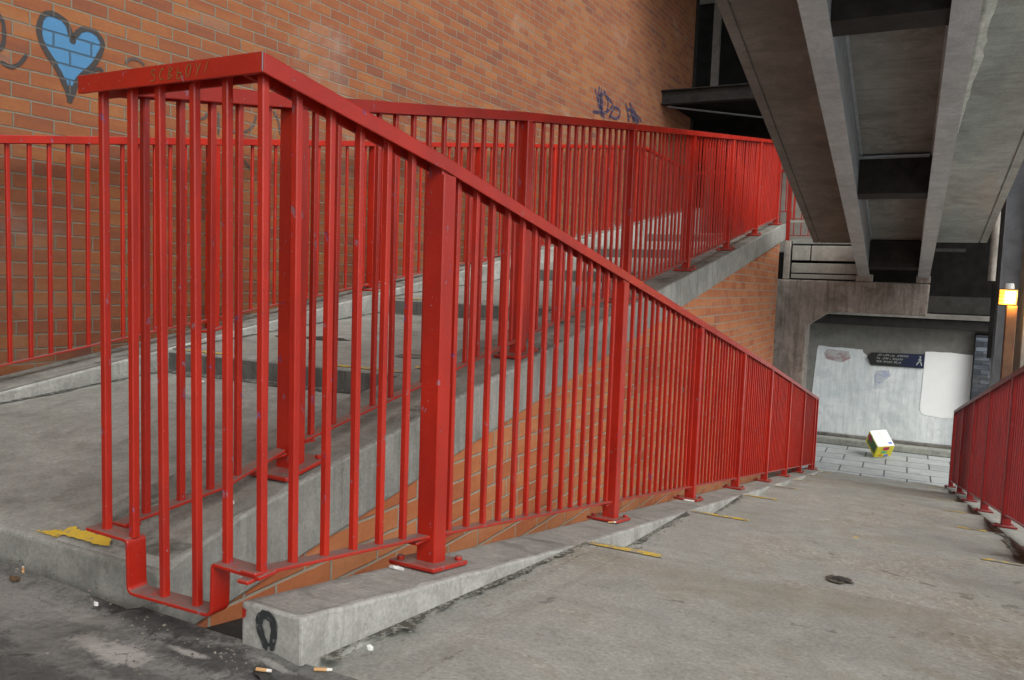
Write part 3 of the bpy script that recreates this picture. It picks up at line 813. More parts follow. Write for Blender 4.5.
# ------------------------------------------------------------------ railings
PW = 0.057          # post width, also the width of the cap rail
CAPH = 0.037
BW = 0.0163
BEND = random.Random(19)
def interp(pts, y):
    for (a, za), (b_, z2) in zip(pts, pts[1:]):
        if y <= b_ or (b_, z2) == pts[-1]:
            return za + (z2 - za) * (y - a) / (b_ - a)
def post(root, x0, x1, y, zbase, ztop, mat, slope, plate=True):
    p = MB().bar((x0 + x1) / 2, y + PW / 2, zbase - 0.004, ztop - 0.006, x1 - x0, 0.003, PW).bar((x0 + x1) / 2, y + PW / 2, ztop - 0.006, ztop + 0.026, x1 - x0 - 0.0125, 0.002, PW).build('post', mat, root)
    if plate:
        b = MB()
        xa, xb, ya, yb = x0 - 0.050, x1 + 0.034, y - 0.055, y + PW + 0.062
        t = 0.013
        zz = lambda yy: zbase + slope * (yy - y) + 0.0035
        b.hexa([(xa, ya, zz(ya)), (xb, ya, zz(ya)), (xb, yb, zz(yb)), (xa, yb, zz(yb)),
                (xa, ya, zz(ya) + t), (xb, ya, zz(ya) + t), (xb, yb, zz(yb) + t), (xa, yb, zz(yb) + t)])
        for (bx, by) in ((xa + 0.022, ya + 0.025), (xb - 0.018, yb - 0.022)):
            b.cyl((bx, by, zz(by) + t - 0.002), (bx, by, zz(by) + t + 0.011), 0.011, n=8)
        b.build('base_plate', mat, p, bevel=0.003, seg=1)
    return p

def railing_run(root, xc, cap, bot, base, posts, bar_ys, mat, slope, xoff=0.0, max_parts=100, side=(1, 0, 0), W=PW, capW=None, flat=0.040, stuff_from=None, xs=None, plate=True):
    """posts: list of y; cap/bot: polylines (y,z) of cap underside / flat-bar top; xs maps y to x shift"""
    sx = xs or (lambda y: 0.0)
    capW = capW or PW
    # cap rail: split at its joints
    MB().channel([(xc + sx(y), y, z) for y, z in cap], capW, CAPH).build('cap_rail', mat, root, bevel=0.0028, seg=2)
    # flat bars between posts
    seg = sorted(posts)
    lim = [(bot[0][0] - 0.0, seg[0] - 0.012)] + [(a + PW + 0.012, b_ - 0.012) for a, b_ in zip(seg, seg[1:])]
    for a, b_ in lim:
        if b_ - a < 0.05: continue
        ymid = [y for y, z in bot if a < y < b_]
        pp = [a] + ymid + [b_]
        f = MB().sweep([(xc + sx(y), y, interp(bot, y) - 0.008) for y in pp], flat, 0.008)
        for e, sgn in ((a, 1), (b_, -1)):
            f.box(xc + sx(e) - 0.014, xc + sx(e) + 0.014, min(e - sgn * 0.014, e + sgn * 0.05), max(e - sgn * 0.014, e + sgn * 0.05), interp(bot, e + sgn * 0.02) - 0.0175, interp(bot, e + sgn * 0.02) - 0.0095)
        f.build('bottom_rail', mat, root, bevel=0.002, seg=1)
    for y in posts:
        post(root, xc + sx(y) - PW / 2, xc + sx(y) + PW / 2, y, base(y), interp(cap, y + PW / 2) + 0.001, mat, slope, plate)
    st_ = MB()
    cnt = 0
    for y in bar_ys:
        a, b_ = interp(bot, y) - 0.002, interp(cap, y) + 0.030
        if cnt < max_parts and (stuff_from is None or y < stuff_from):
            bb = MB().bar(xc + sx(y), y, a, b_, BW)
            lx, ly = BEND.gauss(0, 0.0022), BEND.gauss(0, 0.0022)
            bb.v = [(p[0] + lx * (p[2] - a), p[1] + ly * (p[2] - a), p[2]) for p in bb.v]
            bb.build('baluster', mat, root); cnt += 1
        else:
            st_.bar(xc + sx(y), y, a, b_, BW)
    if st_.v:
        o = st_.build('balusters', mat, root); o['kind'] = 'stuff'

def bay_bars(posts, n):
    out = []
    for a, b_ in zip(posts, posts[1:]):
        for k in range(n):
            out.append(a + 0.1125 + 0.0988 * k * (b_ - a) / 1.443)
    return out

# --- railing down the ramp, with the cranked end panel at the head of the gap
rr1 = thing('railing', (-0.03, 0.03, 0.0), 'red railing descending along the ramp with a cranked end panel round its top corner', 'railing', 'red railings of the steps and ramp')
PD = [0.6214 + 1.443 * k for k in range(8)] + [11.06]
capD = [(0.0006, 1.0865), (0.6214, 1.000), (2.0644, 0.7495), (6.3934, -0.004), (11.12, -0.865)]
botD = [(0.0, 0.160), (0.6214, 0.060), (11.12, zb(11.12) + 0.088)]
bars = [0.025 + 0.098 * k for k in range(1, 6)] + bay_bars(PD[:-1], 14) + [10.82, 10.92, 11.0]
railing_run(rr1, -PW / 2, capD, botD, zb, PD, bars, M['red'], -0.1773, stuff_from=PD[5])
# joint plates under the cap and the panel across the gap
MB().channel([(-0.5175, PW / 2 + 0.0008, 1.0875), (-PW - 0.0006, PW / 2 + 0.0008, 1.0868)], PW, CAPH, side=(0, 1, 0)).build('panel_cap', M['red'], rr1, bevel=0.0025, seg=2)
MB().box(-0.5178, -0.0006, -0.0022, 0.0003, 1.0870, 1.1242).build('panel_cap_face', M['red'], rr1, bevel=0.001, seg=1)
MB().box(-PW + 0.0055, -0.0055, 0.0012, 0.005, 1.0866, 1.1175).build('end_plate', M['red'], rr1)
pf = MB()
W2 = 0.046
t8 = 0.008
ya, yb = 0.004, 0.004 + W2
def fz(x0, x1, z0, z1): pf.box(x0, x1, ya, yb, z0, z1)
pfp = []
path = [(-0.512, 0.160), (-0.375, 0.157), (-0.372, 0.045), (-0.135, 0.050), (-0.132, 0.156), (-0.002, 0.152)]
def arc_path(p, r=0.013, n=5):
    out = [Vector(p[0])]
    for a, b_, c in zip(p, p[1:], p[2:]):
        a, b_, c = Vector(a), Vector(b_), Vector(c)
        u, v = (a - b_).normalized(), (c - b_).normalized()
        for k in range(n + 1):
            t = k / n
            out.append((b_ + u * r) * (1 - t) ** 2 + b_ * 2 * t * (1 - t) + (b_ + v * r) * t * t)
    out.append(Vector(p[-1]))
    return out
ap = arc_path(path)
vv, ff = [], []
for i, p in enumerate(ap):
    t = (ap[min(i + 1, len(ap) - 1)] - ap[max(i - 1, 0)]).normalized()
    nn = Vector((-t.y, t.x)) * t8
    vv += [(p.x, ya, p.y), (p.x, yb, p.y), (p.x - nn.x, yb, p.y - nn.y), (p.x - nn.x, ya, p.y - nn.y)]
for i in range(len(ap) - 1):
    for k in range(4):
        ff.append((4 * i + k, 4 * i + (k + 1) % 4, 4 * i + 4 + (k + 1) % 4, 4 * i + 4 + k))
ff += [(0, 1, 2, 3), tuple(4 * (len(ap) - 1) + k for k in (3, 2, 1, 0))]
pf.add(vv, ff)
pf.build('cranked_bottom_rail', M['red'], rr1, bevel=0.0022, seg=2)
for x, z, dx in ((-0.469, 0.158, -0.006), (-0.381, 0.156, -0.004), (-0.287, 0.045, -0.015), (-0.191, 0.047, -0.013), (-0.108, 0.153, -0.010), (-0.018, 0.151, -0.009)):
    b_ = MB().bar(x, 0.026, z, 1.118, BW)
    b_.v = [(p[0] + dx * (p[2] - z) / 0.95, p[1], p[2]) for p in b_.v]      # the old bars are a little bent
    b_.build('baluster', M['red'], rr1)
MB().add([(-0.0022, -0.0030, 1.089), (0.0006, -0.0030, 1.089), (0.0006, -0.0030, 1.1235), (-0.0028, -0.0030, 1.1235)], [(0, 1, 2, 3)]).build('mitre_seam', M['galv'], rr1)
# scratched letters on the panel cap
sc_ = MB()
cf = lambda a, b_, dd: Vector((a, -0.0022 - dd, b_))
x0, z0, hh = -0.296, 1.0925, 0.024
def glyphs(strokes, ox, oz, s, w, dst, fr, slant=0.15):
    for g_ in strokes:
        stroke(dst, [(ox + s * (px + slant * py), oz + s * py) for px, py in g_], w, 0.0012, frame=fr, sub=2)
GL = {'S': [[(0.55, .9), (0.2, .95), (0.1, .7), (0.5, .45), (0.45, .1), (0.05, .1)]], 'C': [[(0.55, .85), (0.25, .9), (0.08, .5), (0.25, .08), (0.55, .15)]],
      'B': [[(0.1, 0), (0.1, .95)], [(0.1, .95), (0.5, .8), (0.1, .5), (0.55, .25), (0.1, 0)]], 'b': [[(0.1, .95), (0.1, 0), (0.5, .05), (0.5, .42), (0.1, .4)]],
      'O': [[(0.3, 1), (0.05, .6), (0.2, .02), (0.5, .3), (0.55, .8), (0.3, 1)]], 'Y': [[(0.05, 1), (0.3, .5)], [(0.6, 1), (0.2, 0)]], '/': [[(0.4, 1.1), (0.1, .1)]]}
for i, ch in enumerate('SCBbOY/'):
    glyphs(GL[ch], x0 + i * 0.0245, z0 + 0.001 * i * 0.4, hh, 0.0021, sc_, cf)
M['scratch'] = mat_plain('scratched_paint', (0.22, 0.13, 0.03), 0.7, 0.2, 200)
sc_.build('scratched_lettering', M['scratch'], rr1)

# --- railing up the steps
rr2 = thing('railing', (-0.49, 0.03, 0.1), 'red railing climbing on the coping at the open side of the steps', 'railing', 'red railings of the steps and ramp')
PUY = [0.5763 + 1.4364 * k for k in range(7)]
xcU = -0.451 - PW / 2
capU = [(PW + 0.001, 1.0925), (0.5763, 1.1735), (2.01, 1.4195), (3.449, 1.646), (8.4, 2.414), (9.42, 2.560)]
botU = [(PW + 0.002, 0.160), (0.35, 0.182), (0.5763, 0.242), (9.42, zu(9.42) + 0.088)]
railing_run(rr2, xcU, capU, botU, zu, PUY, [0.132, 0.229, 0.318, 0.408, 0.50] + bay_bars(PUY, 14) + [9.34], M['red'], 0.1594)

# --- railing against the brick wall
rr3 = thing('railing', on_wall(4, -2.58, 0.4), 'thin red railing standing on the kerb close to the tall brick wall', 'railing', 'red railings of the steps and ramp')
xsW = lambda y: math.tan(AW) * y
xcW = -2.58 / math.cos(AW)
PWY = [-0.62 + 1.35 * k for k in range(7)]
zcW = lambda y: 1.251 + 0.158 * (y - 1.02)
capW_ = [(-0.9, zcW(-0.9)), (8.50, zcW(8.50)), (8.56, zcW(8.50) + 0.002), (10.38, 2.40)]
botW = [(-0.9, zcW(-0.9) - 0.975), (8.50, zcW(8.5) - 0.935), (10.38, 2.40 - 0.94)]
PWYb = PWY + [8.52]
def bpost(y): return zk(y) if y < 8.3 else 1.42
ybars = []
for a, b_ in zip(PWYb, PWYb[1:] + [10.30]):
    nn = max(1, int(round((b_ - a) / 0.0905)) - 1)
    ybars += [a + PW / 2 + (b_ - a) * (k + 1) / (nn + 1) for k in range(nn)]
ybars = [y for y in ybars if y > 0.55] + [y for y in ybars if y <= 0.55]
railing_run(rr3, xcW, capW_, botW, bpost, PWYb, ybars, M['red'], 0.178, xs=xsW, capW=0.048, flat=0.034)
# black marker tag on one of its posts
mk = MB()
pxm = xcW + xsW(2.08)
mf = lambda a, b_, dd: Vector((a, 2.08 - dd, b_))
rg = random.Random(3)
for i, ch in enumerate('SCRBNCL'):
    zz = 1.38 - i * 0.052
    for g_ in GL.get(ch, GL['S']):
        stroke(mk, [(pxm + 0.016 - 0.034 * py, zz - 0.045 * px) for px, py in g_], 0.006, 0.0015, frame=mf, sub=2)
mk.build('marker_scrawl', M['black_paint'], rr3)

# --- railing down the right side of the ramp
rr4 = thing('railing', (1.78, 6.0, -1.0), 'dark red railing down the right hand side of the ramp', 'railing', 'red railings of the steps and ramp')
PRY = [-0.67 + 1.443 * k for k in range(8)] + [11.10]
zcR = lambda y: zb(y) + 1.0275
capR = [(-1.0, zcR(-1.0)), (11.17, zcR(11.17))]
botR = [(-1.0, zb(-1.0) + 0.09), (11.17, zb(11.17) + 0.09)]
yb_ = bay_bars(PRY[:-1], 14) + [PRY[7] + PW + 0.05 + 0.096 * k for k in range(14)]
yb_ = sorted([y for y in yb_ if y > 3.4]) + [y for y in yb_ if y <= 3.4]
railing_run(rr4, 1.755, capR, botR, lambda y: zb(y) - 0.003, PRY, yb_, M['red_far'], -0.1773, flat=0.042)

# --- railings round the upper landing
rr5 = thing('railing', (-1.2, 10.5, 1.38), 'red railing across the back of the upper landing', 'railing', 'red railings of the steps and ramp')
b5 = MB().box(-1.93, 1.4, 10.48, 10.53, 2.375, 2.415).build('cap_rail', M['red'], rr5, bevel=0.004)
MB().box(-1.93, 1.4, 10.485, 10.525, 1.49, 1.498).build('bottom_rail', M['red'], rr5)
for k in range(34):
    MB().bar(-1.88 + 0.097 * k, 10.505, 1.496, 2.378).build('baluster', M['red'], rr5)
for x in (-1.9, -0.5, 0.9):
    MB().bar(x, 10.505, 1.37, 2.378, PW, 0.003).build('post', M['red'], rr5)
rr6 = thing('railing', (0.0, 9.45, 1.6), 'red railing over the dark slot at the front edge of the upper landing', 'railing', 'red railings of the steps and ramp')
MB().box(-0.42, 1.6, 9.40, 9.457, 2.56, 2.597).build('cap_rail', M['red'], rr6, bevel=0.004)
fp = MB()
fp.box(-0.46, -0.33, 9.41, 9.45, 1.722, 1.730); fp.box(-0.330, -0.322, 9.41, 9.45, 1.63, 1.730); fp.box(-0.322, 1.6, 9.41, 9.45, 1.63, 1.638)
fp.build('cranked_bottom_rail', M['red'], rr6)
for k in range(20):
    MB().bar(-0.40 + 0.1 * k, 9.43, 1.728 if k == 0 else 1.636, 2.565).build('baluster', M['red'], rr6)

# ------------------------------------------------------------------ upper landing
ld = thing('landing', (0.5, 9.9, 0.9), 'grey precast concrete landing of stacked planks on the portal beam', 'landing')
MB().box(-0.30, 1.25, 9.66, 10.95, 1.22, 1.372).build('deck', M['conc'], ld, bevel=0.006)
MB().box(-0.33, 1.2, 9.405, 9.455, 1.585, 1.612).build('edge_strip', M['plank'], ld)
MB().box(-0.30, 0.62, 9.50, 9.62, 1.325, 1.385).build('edge_ledge', M['conc'], ld, bevel=0.004)
MB().box(-0.29, -0.075, 9.46, 9.58, 1.115, 1.30).build('plank', M['plank'], ld, bevel=0.006)
MB().box(-0.062, 0.60, 9.46, 9.58, 1.112, 1.30).build('plank', M['plank'], ld, bevel=0.006)
MB().box(-0.29, 0.60, 9.46, 9.58, 0.955, 1.080).build('plank', M['plank'], ld, bevel=0.006)
MB().box(-0.29, 0.60, 9.45, 9.58, 0.885, 0.940).build('plank', M['plank'], ld, bevel=0.006)
MB().box(-0.33, 1.25, 9.60, 9.64, 0.875, 1.32).build('backing', M['dark'], ld)
MB().box(-0.385, -0.31, 9.42, 9.60, 0.875, 1.36).build('end_pier', M['portal'], ld, bevel=0.006)

# ------------------------------------------------------------------ portal frame under the landing
pr = thing('portal_frame', (-0.25, 9.5, LOW), 'stained concrete portal frame with a haunched column and a beam overhanging the ramp', 'portal frame')
poly = [(-0.455, 9.34, LOW), (-0.05, 9.34, LOW), (-0.05, 9.34, 0.30), (0.21, 9.34, 0.488), (1.272, 9.34, 0.478), (1.285, 9.34, 0.862), (-0.468, 9.34, 0.868)]
MB().prism(poly, (0, 0.42, 0)).build('frame', M['portal'], pr, bevel=0.02, seg=2)
for x0, x1 in ((0.475, 0.665), (1.135, 1.285)):
    MB().box(x0, x1, 9.345, 9.50, 0.870, 0.935 + 0.02).build('bearing_pad', M['portal'], pr, bevel=0.005)

# ------------------------------------------------------------------ flight overhead
ov = thing('overhead_ramp', (0.9, 9.3, 0.95), 'concrete ramp slab on two grey steel girders sloping overhead', 'footbridge ramp')
SL = -0.1773
def zo(y, h=0.0): return 0.925 + SL * (y - 9.35) + h
def slope_prism(profile, ya_, yb_):     # profile (x, h above girder underside), clockwise seen from the camera
    vv, n = [], len(profile)
    for y in (ya_, yb_):
        vv += [(x, y, zo(y, h)) for x, h in profile]
    f = [tuple(range(n)), tuple(range(2 * n - 1, n - 1, -1))] + [(i, n + i, n + (i + 1) % n, (i + 1) % n) for i in range(n)]
    return MB().add(vv, f)
YN = -5.0
hs0, hs1 = 0.335, 0.50
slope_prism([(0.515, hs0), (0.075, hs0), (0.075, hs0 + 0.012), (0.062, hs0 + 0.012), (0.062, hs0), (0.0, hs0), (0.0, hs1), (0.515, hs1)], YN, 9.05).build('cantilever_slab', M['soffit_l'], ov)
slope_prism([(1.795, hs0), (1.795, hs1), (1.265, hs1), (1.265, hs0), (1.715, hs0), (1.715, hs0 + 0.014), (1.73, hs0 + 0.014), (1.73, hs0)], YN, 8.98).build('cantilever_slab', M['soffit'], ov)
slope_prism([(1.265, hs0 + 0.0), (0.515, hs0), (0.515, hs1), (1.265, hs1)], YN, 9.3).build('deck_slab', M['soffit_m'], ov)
for xc in (0.57, 1.21):
    w, fl_ = 0.062, 0.016
    gset = slope_prism([(xc - w, 0), (xc + w, 0), (xc + w, fl_), (xc + 0.008, fl_), (xc + 0.008, hs0 - 0.02), (xc + w, hs0 - 0.02), (xc + w, hs0 - 0.003), (xc - w, hs0 - 0.003), (xc - w, hs0 - 0.02), (xc - 0.008, hs0 - 0.02), (xc - 0.008, fl_), (xc - w, fl_)], YN, 9.40)
    gset.build('girder', M['girder'], ov)
for y in (3.12, 6.0, 8.85, 0.1, -2.8):
    cb = MB()
    cb.hexa([(0.585, y, zo(y, 0.02)), (1.195, y, zo(y, 0.02)), (1.195, y + 0.16, zo(y + 0.16, 0.02)), (0.585, y + 0.16, zo(y + 0.16, 0.02)),
             (0.585, y, zo(y, 0.318)), (1.195, y, zo(y, 0.318)), (1.195, y + 0.16, zo(y + 0.16, 0.318)), (0.585, y + 0.16, zo(y + 0.16, 0.318))])
    cb.build('cross_beam', M['steel_dark'], ov)
    if y < 8:
        MB().hexa([(0.60, y - 0.03, zo(y - 0.03, 0.300)), (1.14, y - 0.03, zo(y - 0.03, 0.300)), (1.14, y - 0.002, zo(y, 0.300)), (0.60, y - 0.002, zo(y, 0.300)),
                   (0.60, y - 0.03, zo(y - 0.03, 0.318)), (1.14, y - 0.03, zo(y - 0.03, 0.318)), (1.14, y - 0.002, zo(y, 0.318)), (0.60, y - 0.002, zo(y, 0.318))]).build('cleat', M['galv'], ov)
# galvanised shutter strip inside the trough
slope_prism([(0.655, hs0 - 0.012), (0.635, hs0 - 0.012), (0.635, hs0 - 0.001), (0.655, hs0 - 0.001)], YN, 9.0).build('edge_trim', M['galv'], ov)
slope_prism([(0.632, 0.016), (0.6285, 0.016), (0.6285, hs0 - 0.02), (0.632, hs0 - 0.02)], 0.3, 9.0).build('web_plate', M['galv'], ov)
# lime crust hanging along the right girder
cr = MB()
rc = random.Random(11)
ny = 90
ring = []
for i in range(ny + 1):
    y = 0.0 + 5.6 * i / ny
    k = 1.0 if y < 4.0 else max(0.05, (5.6 - y) / 1.6)
    w = (0.060 + 0.030 * mathutils.noise.noise(Vector((y * 2.6, 0, 0))) + 0.014 * mathutils.noise.noise(Vector((y * 9, 3, 0)))) * k
    d = (0.010 + 0.010 * rc.random()) * k
    xa = 1.300
    ring.append([(xa, y, zo(y, hs0 - 0.001)), (xa + 0.004, y, zo(y, hs0 - d * 1.4)), (xa + w * 0.5, y, zo(y, hs0 - d)), (xa + w + 0.008, y, zo(y, hs0 - 0.001))])
vv = [p for r_ in ring for p in r_]
cr.add(vv, [(4 * i + k, 4 * i + k + 1, 4 * i + 5 + k, 4 * i + 4 + k) for i in range(ny) for k in range(3)])
cr.build('lime_crust', M['crust'], ov, smooth=True)

# ------------------------------------------------------------------ dark structure left of and behind the landing
ib = thing('steel_beam', on_wall(9.5, -2.72, 3.2), 'black steel beam projecting from the brick wall above the upper landing', 'steel beam')
bm_ = MB()
zz0, zz1 = 3.185, 3.375
bm_.box(-2.12, 1.2, 9.44, 9.56, zz0, zz0 + 0.014); bm_.box(-2.12, 1.2, 9.44, 9.56, zz1 - 0.014, zz1); bm_.box(-2.12, 1.2, 9.495, 9.505, zz0 + 0.014, zz1 - 0.014)
bm_.build('beam', M['steel_dark'], ib)
MB().sweep([(-2.06, 9.62, 3.18), (-0.95, 10.75, 3.19)], 0.05, 0.012, side=(0.7, -0.7, 0)).build('brace', M['galv'], ib)
dw = thing('dark_facade', (-1, 12.0, 1.4), 'near-black backdrop for the dark space behind the upper landing', 'facade')
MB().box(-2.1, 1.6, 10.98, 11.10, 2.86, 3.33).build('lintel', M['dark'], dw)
MB().box(-2.3, -0.78, 11.6, 11.75, 1.0, 6.5).build('screen_wall', M['dark'], dw)  # near-black sheets where there is only unlit space
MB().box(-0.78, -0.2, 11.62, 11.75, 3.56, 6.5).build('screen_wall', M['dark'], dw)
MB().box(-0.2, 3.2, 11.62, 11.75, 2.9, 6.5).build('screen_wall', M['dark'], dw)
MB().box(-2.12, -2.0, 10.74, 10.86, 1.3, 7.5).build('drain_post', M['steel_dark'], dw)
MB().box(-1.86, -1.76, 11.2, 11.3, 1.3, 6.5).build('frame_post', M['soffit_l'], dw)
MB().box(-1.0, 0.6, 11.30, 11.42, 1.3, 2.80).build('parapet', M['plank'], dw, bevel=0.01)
MB().box(-2.1, 0.1, 9.575, 11.6, 3.25, 3.36).build('deck', M['dark'], dw)  # roof added behind the beam to shade the upper landing
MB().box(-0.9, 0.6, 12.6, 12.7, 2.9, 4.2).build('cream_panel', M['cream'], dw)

# ------------------------------------------------------------------ passage wall at the foot of the ramp
mw = thing('passage_wall', (0.8, 13.85, LOW), 'limewashed wall of the passage at the foot of the ramp with a bright white square', 'wall')
MB().box(-3.5, 2.085, 13.80, 14.1, LOW - 0.02, 0.19).build('render', M['render_grey'], mw)
def flat_poly(name, pts, y, mat, parent, t=0.003):
    return MB().prism([(x, y, z) for x, z in pts], (0, -t, 0)).build(name, mat, parent)
rw_ = random.Random(2)
lw = [(-0.32, -0.30)] + [(-0.30 + 0.72 * i / 8, -0.235 + 0.012 * (rw_.random() - .5) - 0.02 * i / 8) for i in range(9)] + [(0.43, -0.30), (0.50, -0.36), (0.56, -0.52), (1.40, -0.51), (2.08, -0.52), (2.08, -1.80), (-0.40, -1.80)]
flat_poly('limewash', lw, 13.797, M['mural'], mw, 0.004)
wq = [(1.385, -0.222), (1.50, -0.212), (1.62, -0.216), (1.75, -0.210), (1.93, -0.224), (2.083, -0.228), (2.083, -0.5), (2.083, -1.33), (1.9, -1.305), (1.70, -1.318), (1.44, -1.29), (1.385, -1.26), (1.362, -1.18), (1.372, -0.9), (1.380, -0.5)]
flat_poly('white_square', wq, 13.790, M['white'], mw, 0.003)
flat_poly('pink_scrawl', [(-0.16, -0.28), (0.20, -0.30), (0.24, -0.42), (0.10, -0.50), (-0.15, -0.46), (-0.20, -0.36)], 13.791, M['pink_smear'], mw, 0.003)
flat_poly('blue_scrawl', [(0.66, -0.60), (0.86, -0.58), (0.88, -0.68), (0.76, -0.80), (0.66, -0.86), (0.64, -0.70)], 13.791, M['blue_smear'], mw, 0.003)
MB().box(-0.9, 2.06, 13.52, 13.80, LOW, LOW + 0.115).build('ledge', M['conc'], mw, bevel=0.02)
MB().box(-0.9, 2.06, 13.70, 13.797, LOW + 0.115, LOW + 0.165).build('ledge', M['kerb_dark'], mw, bevel=0.01)

sg = thing('sign', (0.95, 13.78, -0.38), 'navy arrow-ended direction sign with a white walking figure on the passage wall', 'sign')
MB().prism([(0.50, 13.785, -0.385), (0.56, 13.785, -0.292), (1.378, 13.785, -0.265), (1.378, 13.785, -0.500), (0.575, 13.785, -0.500)], (0, -0.02, 0)).build('panel', M['sign'], sg, bevel=0.003)
sl = MB()
rs = random.Random(8)
def pix(x0_, z0_, x1_, z1_): sl.box(x0_, x1_, 13.760, 13.7645, z0_, z1_)
def row(x, z, n, gaps, h=0.030):
    for i in range(n):
        if i in gaps: x += 0.026; continue
        k = rs.randint(0, 4)
        w = 0.019
        if k != 1: pix(x, z, x + 0.005, z + h)
        if k in (0, 2, 3): pix(x + 0.005, z + h - 0.006, x + w, z + h)
        if k in (1, 2, 4): pix(x + 0.005, z, x + w, z + 0.006)
        if k in (0, 1, 4): pix(x + w - 0.005, z + 0.007, x + w, z + h - 0.007)
        if k in (0, 3): pix(x + 0.005, z + h * .45, x + w - 0.006, z + h * .45 + 0.005)
        x += 0.0275
row(0.655, -0.338, 18, (10,)); row(0.655, -0.396, 15, (2, 8)); row(0.655, -0.452, 14, (3, 9))
sl.build('lettering', M['sign_white'], sg)
wk = MB()
wf = lambda a, b_, dd: Vector((a, 13.765 - dd, b_))
for p, w in ([[(1.315, -0.335), (1.312, -0.39)], 0.030], [[(1.312, -0.385), (1.285, -0.42), (1.265, -0.455)], 0.016], [[(1.314, -0.385), (1.335, -0.425), (1.345, -0.465)], 0.016],
             [[(1.312, -0.345), (1.285, -0.375)], 0.011], [[(1.316, -0.345), (1.340, -0.38)], 0.011]):
    stroke(wk, p, w, 0.002, frame=wf)
wk.cyl((1.316, 13.766, -0.315), (1.316, 13.762, -0.315), 0.014, n=12)
wk.build('walking_figure', M['sign_white'], sg)

lt = thing('lintel_beam', (1.0, 13.6, 0.18), 'dark beam over the passage wall under the black upper storey', 'beam')
MB().box(-3.5, 2.75, 13.55, 13.80, 0.175, 0.335).build('lintel', M['steel_dark'], lt, bevel=0.004)
MB().box(-3.5, 3.2, 13.50, 13.9, 0.345, 0.42).build('ledge', M['soffit_l'], lt)
us = thing('upper_storey', (1.5, 15, 0.43), 'black upper storey of the building over the passage', 'building')
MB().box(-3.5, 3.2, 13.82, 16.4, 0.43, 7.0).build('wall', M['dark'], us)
MB().box(-3.5, 3.2, 13.78, 13.82, 0.44, 0.72).build('sill_band', M['band'], us)
MB().box(-2.2, 1.6, 8.0, 12.4, 5.2, 5.5).build('shading_canopy', M['soffit_l'], us)  # unseen overhang, added and sized to shade the upper landing
MB().box(1.4, 1.85, 13.6, 13.68, 1.45, 1.50).build('pipe', M['band'], us)
MB().box(-3.5, 3.2, 13.9, 16.4, 0.12, 0.40).build('ceiling', M['soffit_l'], us)

dp = thing('brick_pier', (2.3, 13.8, LOW), 'blue-black brick pier at the right end of the passage wall', 'pier')
MB().box(2.09, 2.50, 13.62, 14.05, LOW, 0.115).build('brickwork', M['dark_brick'], dp)
pw = thing('far_wall', (3.2, 17.5, LOW), 'bright white wall seen past the blue-black pier', 'wall')
MB().box(2.2, 9.0, 17.4, 17.6, LOW, 0.6).build('render', M['white'], pw)
MB().box(2.2, 9.0, 17.37, 17.6, 0.6, 0.68).build('coping', M['conc'], pw)

# ------------------------------------------------------------------ steelwork, pipe and lamp at the right
sc1 = thing('steel_column', (2.25, 10.2, LOW), 'slate grey steel column rising beside the overhead ramp', 'column')
hcol = MB()
hcol.box(2.05, 2.065, 10.15, 10.45, LOW, 5.5); hcol.box(2.36, 2.375, 10.15, 10.45, LOW, 5.5); hcol.box(2.065, 2.36, 10.29, 10.305, LOW, 5.5)
hcol.build('section', M['steel_grey'], sc1)
MB().box(2.0, 2.43, 10.1, 10.5, LOW, LOW + 0.02).build('base_plate', M['steel_grey'], sc1)
dpn = thing('cladding_panel', (2.25, 11.4, -0.1), 'black cladding standing behind the grey steel column', 'panel')
MB().box(2.08, 2.62, 11.35, 11.45, -0.1, 5.5).build('sheet', M['dark'], dpn)
pp_ = thing('pipe', (2.08, 11.2, 0.5), 'stained grey vertical pipe against the black cladding', 'pipe')
MB().cyl((2.05, 11.25, 0.95), (2.05, 11.25, 3.2), 0.045, n=14).build('tube', M['portal'], pp_, smooth=False)
lp = thing('wall_lamp', (2.0, 8.2, 0.7), 'lit orange bulkhead lamp on top of a brown post', 'lamp')
MB().box(1.868, 2.010, 8.035, 8.05, 0.665, 0.81).build('glass', M['lamp'], lp, bevel=0.004)
MB().box(1.858, 2.025, 8.052, 8.16, 0.655, 0.82).build('housing', M['steel_dark'], lp, bevel=0.01)
for zz in (0.700, 0.737, 0.774):
    MB().box(1.868, 2.010, 8.028, 8.034, zz, zz + 0.004).build('guard_wire', M['steel_dark'], lp)
MB().box(1.860, 1.867, 8.026, 8.052, 0.66, 0.815).build('guard_edge', M['steel_dark'], lp)
MB().cyl((1.95, 8.10, 0.82), (1.95, 8.10, 0.875), 0.05, 0.04, n=14).build('cap', M['girder'], lp)
lpl = bpy.data.lights.new('lamp_light', 'AREA'); lpl.shape = 'RECTANGLE'; lpl.size = 0.14; lpl.size_y = 0.13
lpl.energy = 7; lpl.color = (1.0, 0.50, 0.10)
lpo = new_obj('lamp_light', lpl, lp); lpo.location = (-0.015, -0.185, 0.037); lpo.rotation_euler = (R(72), 0, 0)
lpk = thing('lamp_post', (2.01, 8.12, LOW), 'brown square post carrying the orange lamp', 'post')
M['brown_post'] = mat_plain('brown_painted_post', (0.11, 0.05, 0.02), 0.6, 0.3, 8)
MB().bar(1.985, 8.09, LOW, 0.655, 0.092, 0.006, 0.092).build('shaft', M['brown_post'], lpk)
MB().box(1.92, 2.09, 8.0, 8.18, LOW, LOW + 0.02).build('foot', M['brown_post'], lpk)
dpr = thing('dark_pier', (2.6, 8.6, LOW), 'dark rendered pier behind the lamp post at the edge of the view', 'pier')
MB().box(2.12, 2.55, 8.35, 8.9, LOW, 5.2).build('render', M['soffit_l'], dpr, bevel=0.01)

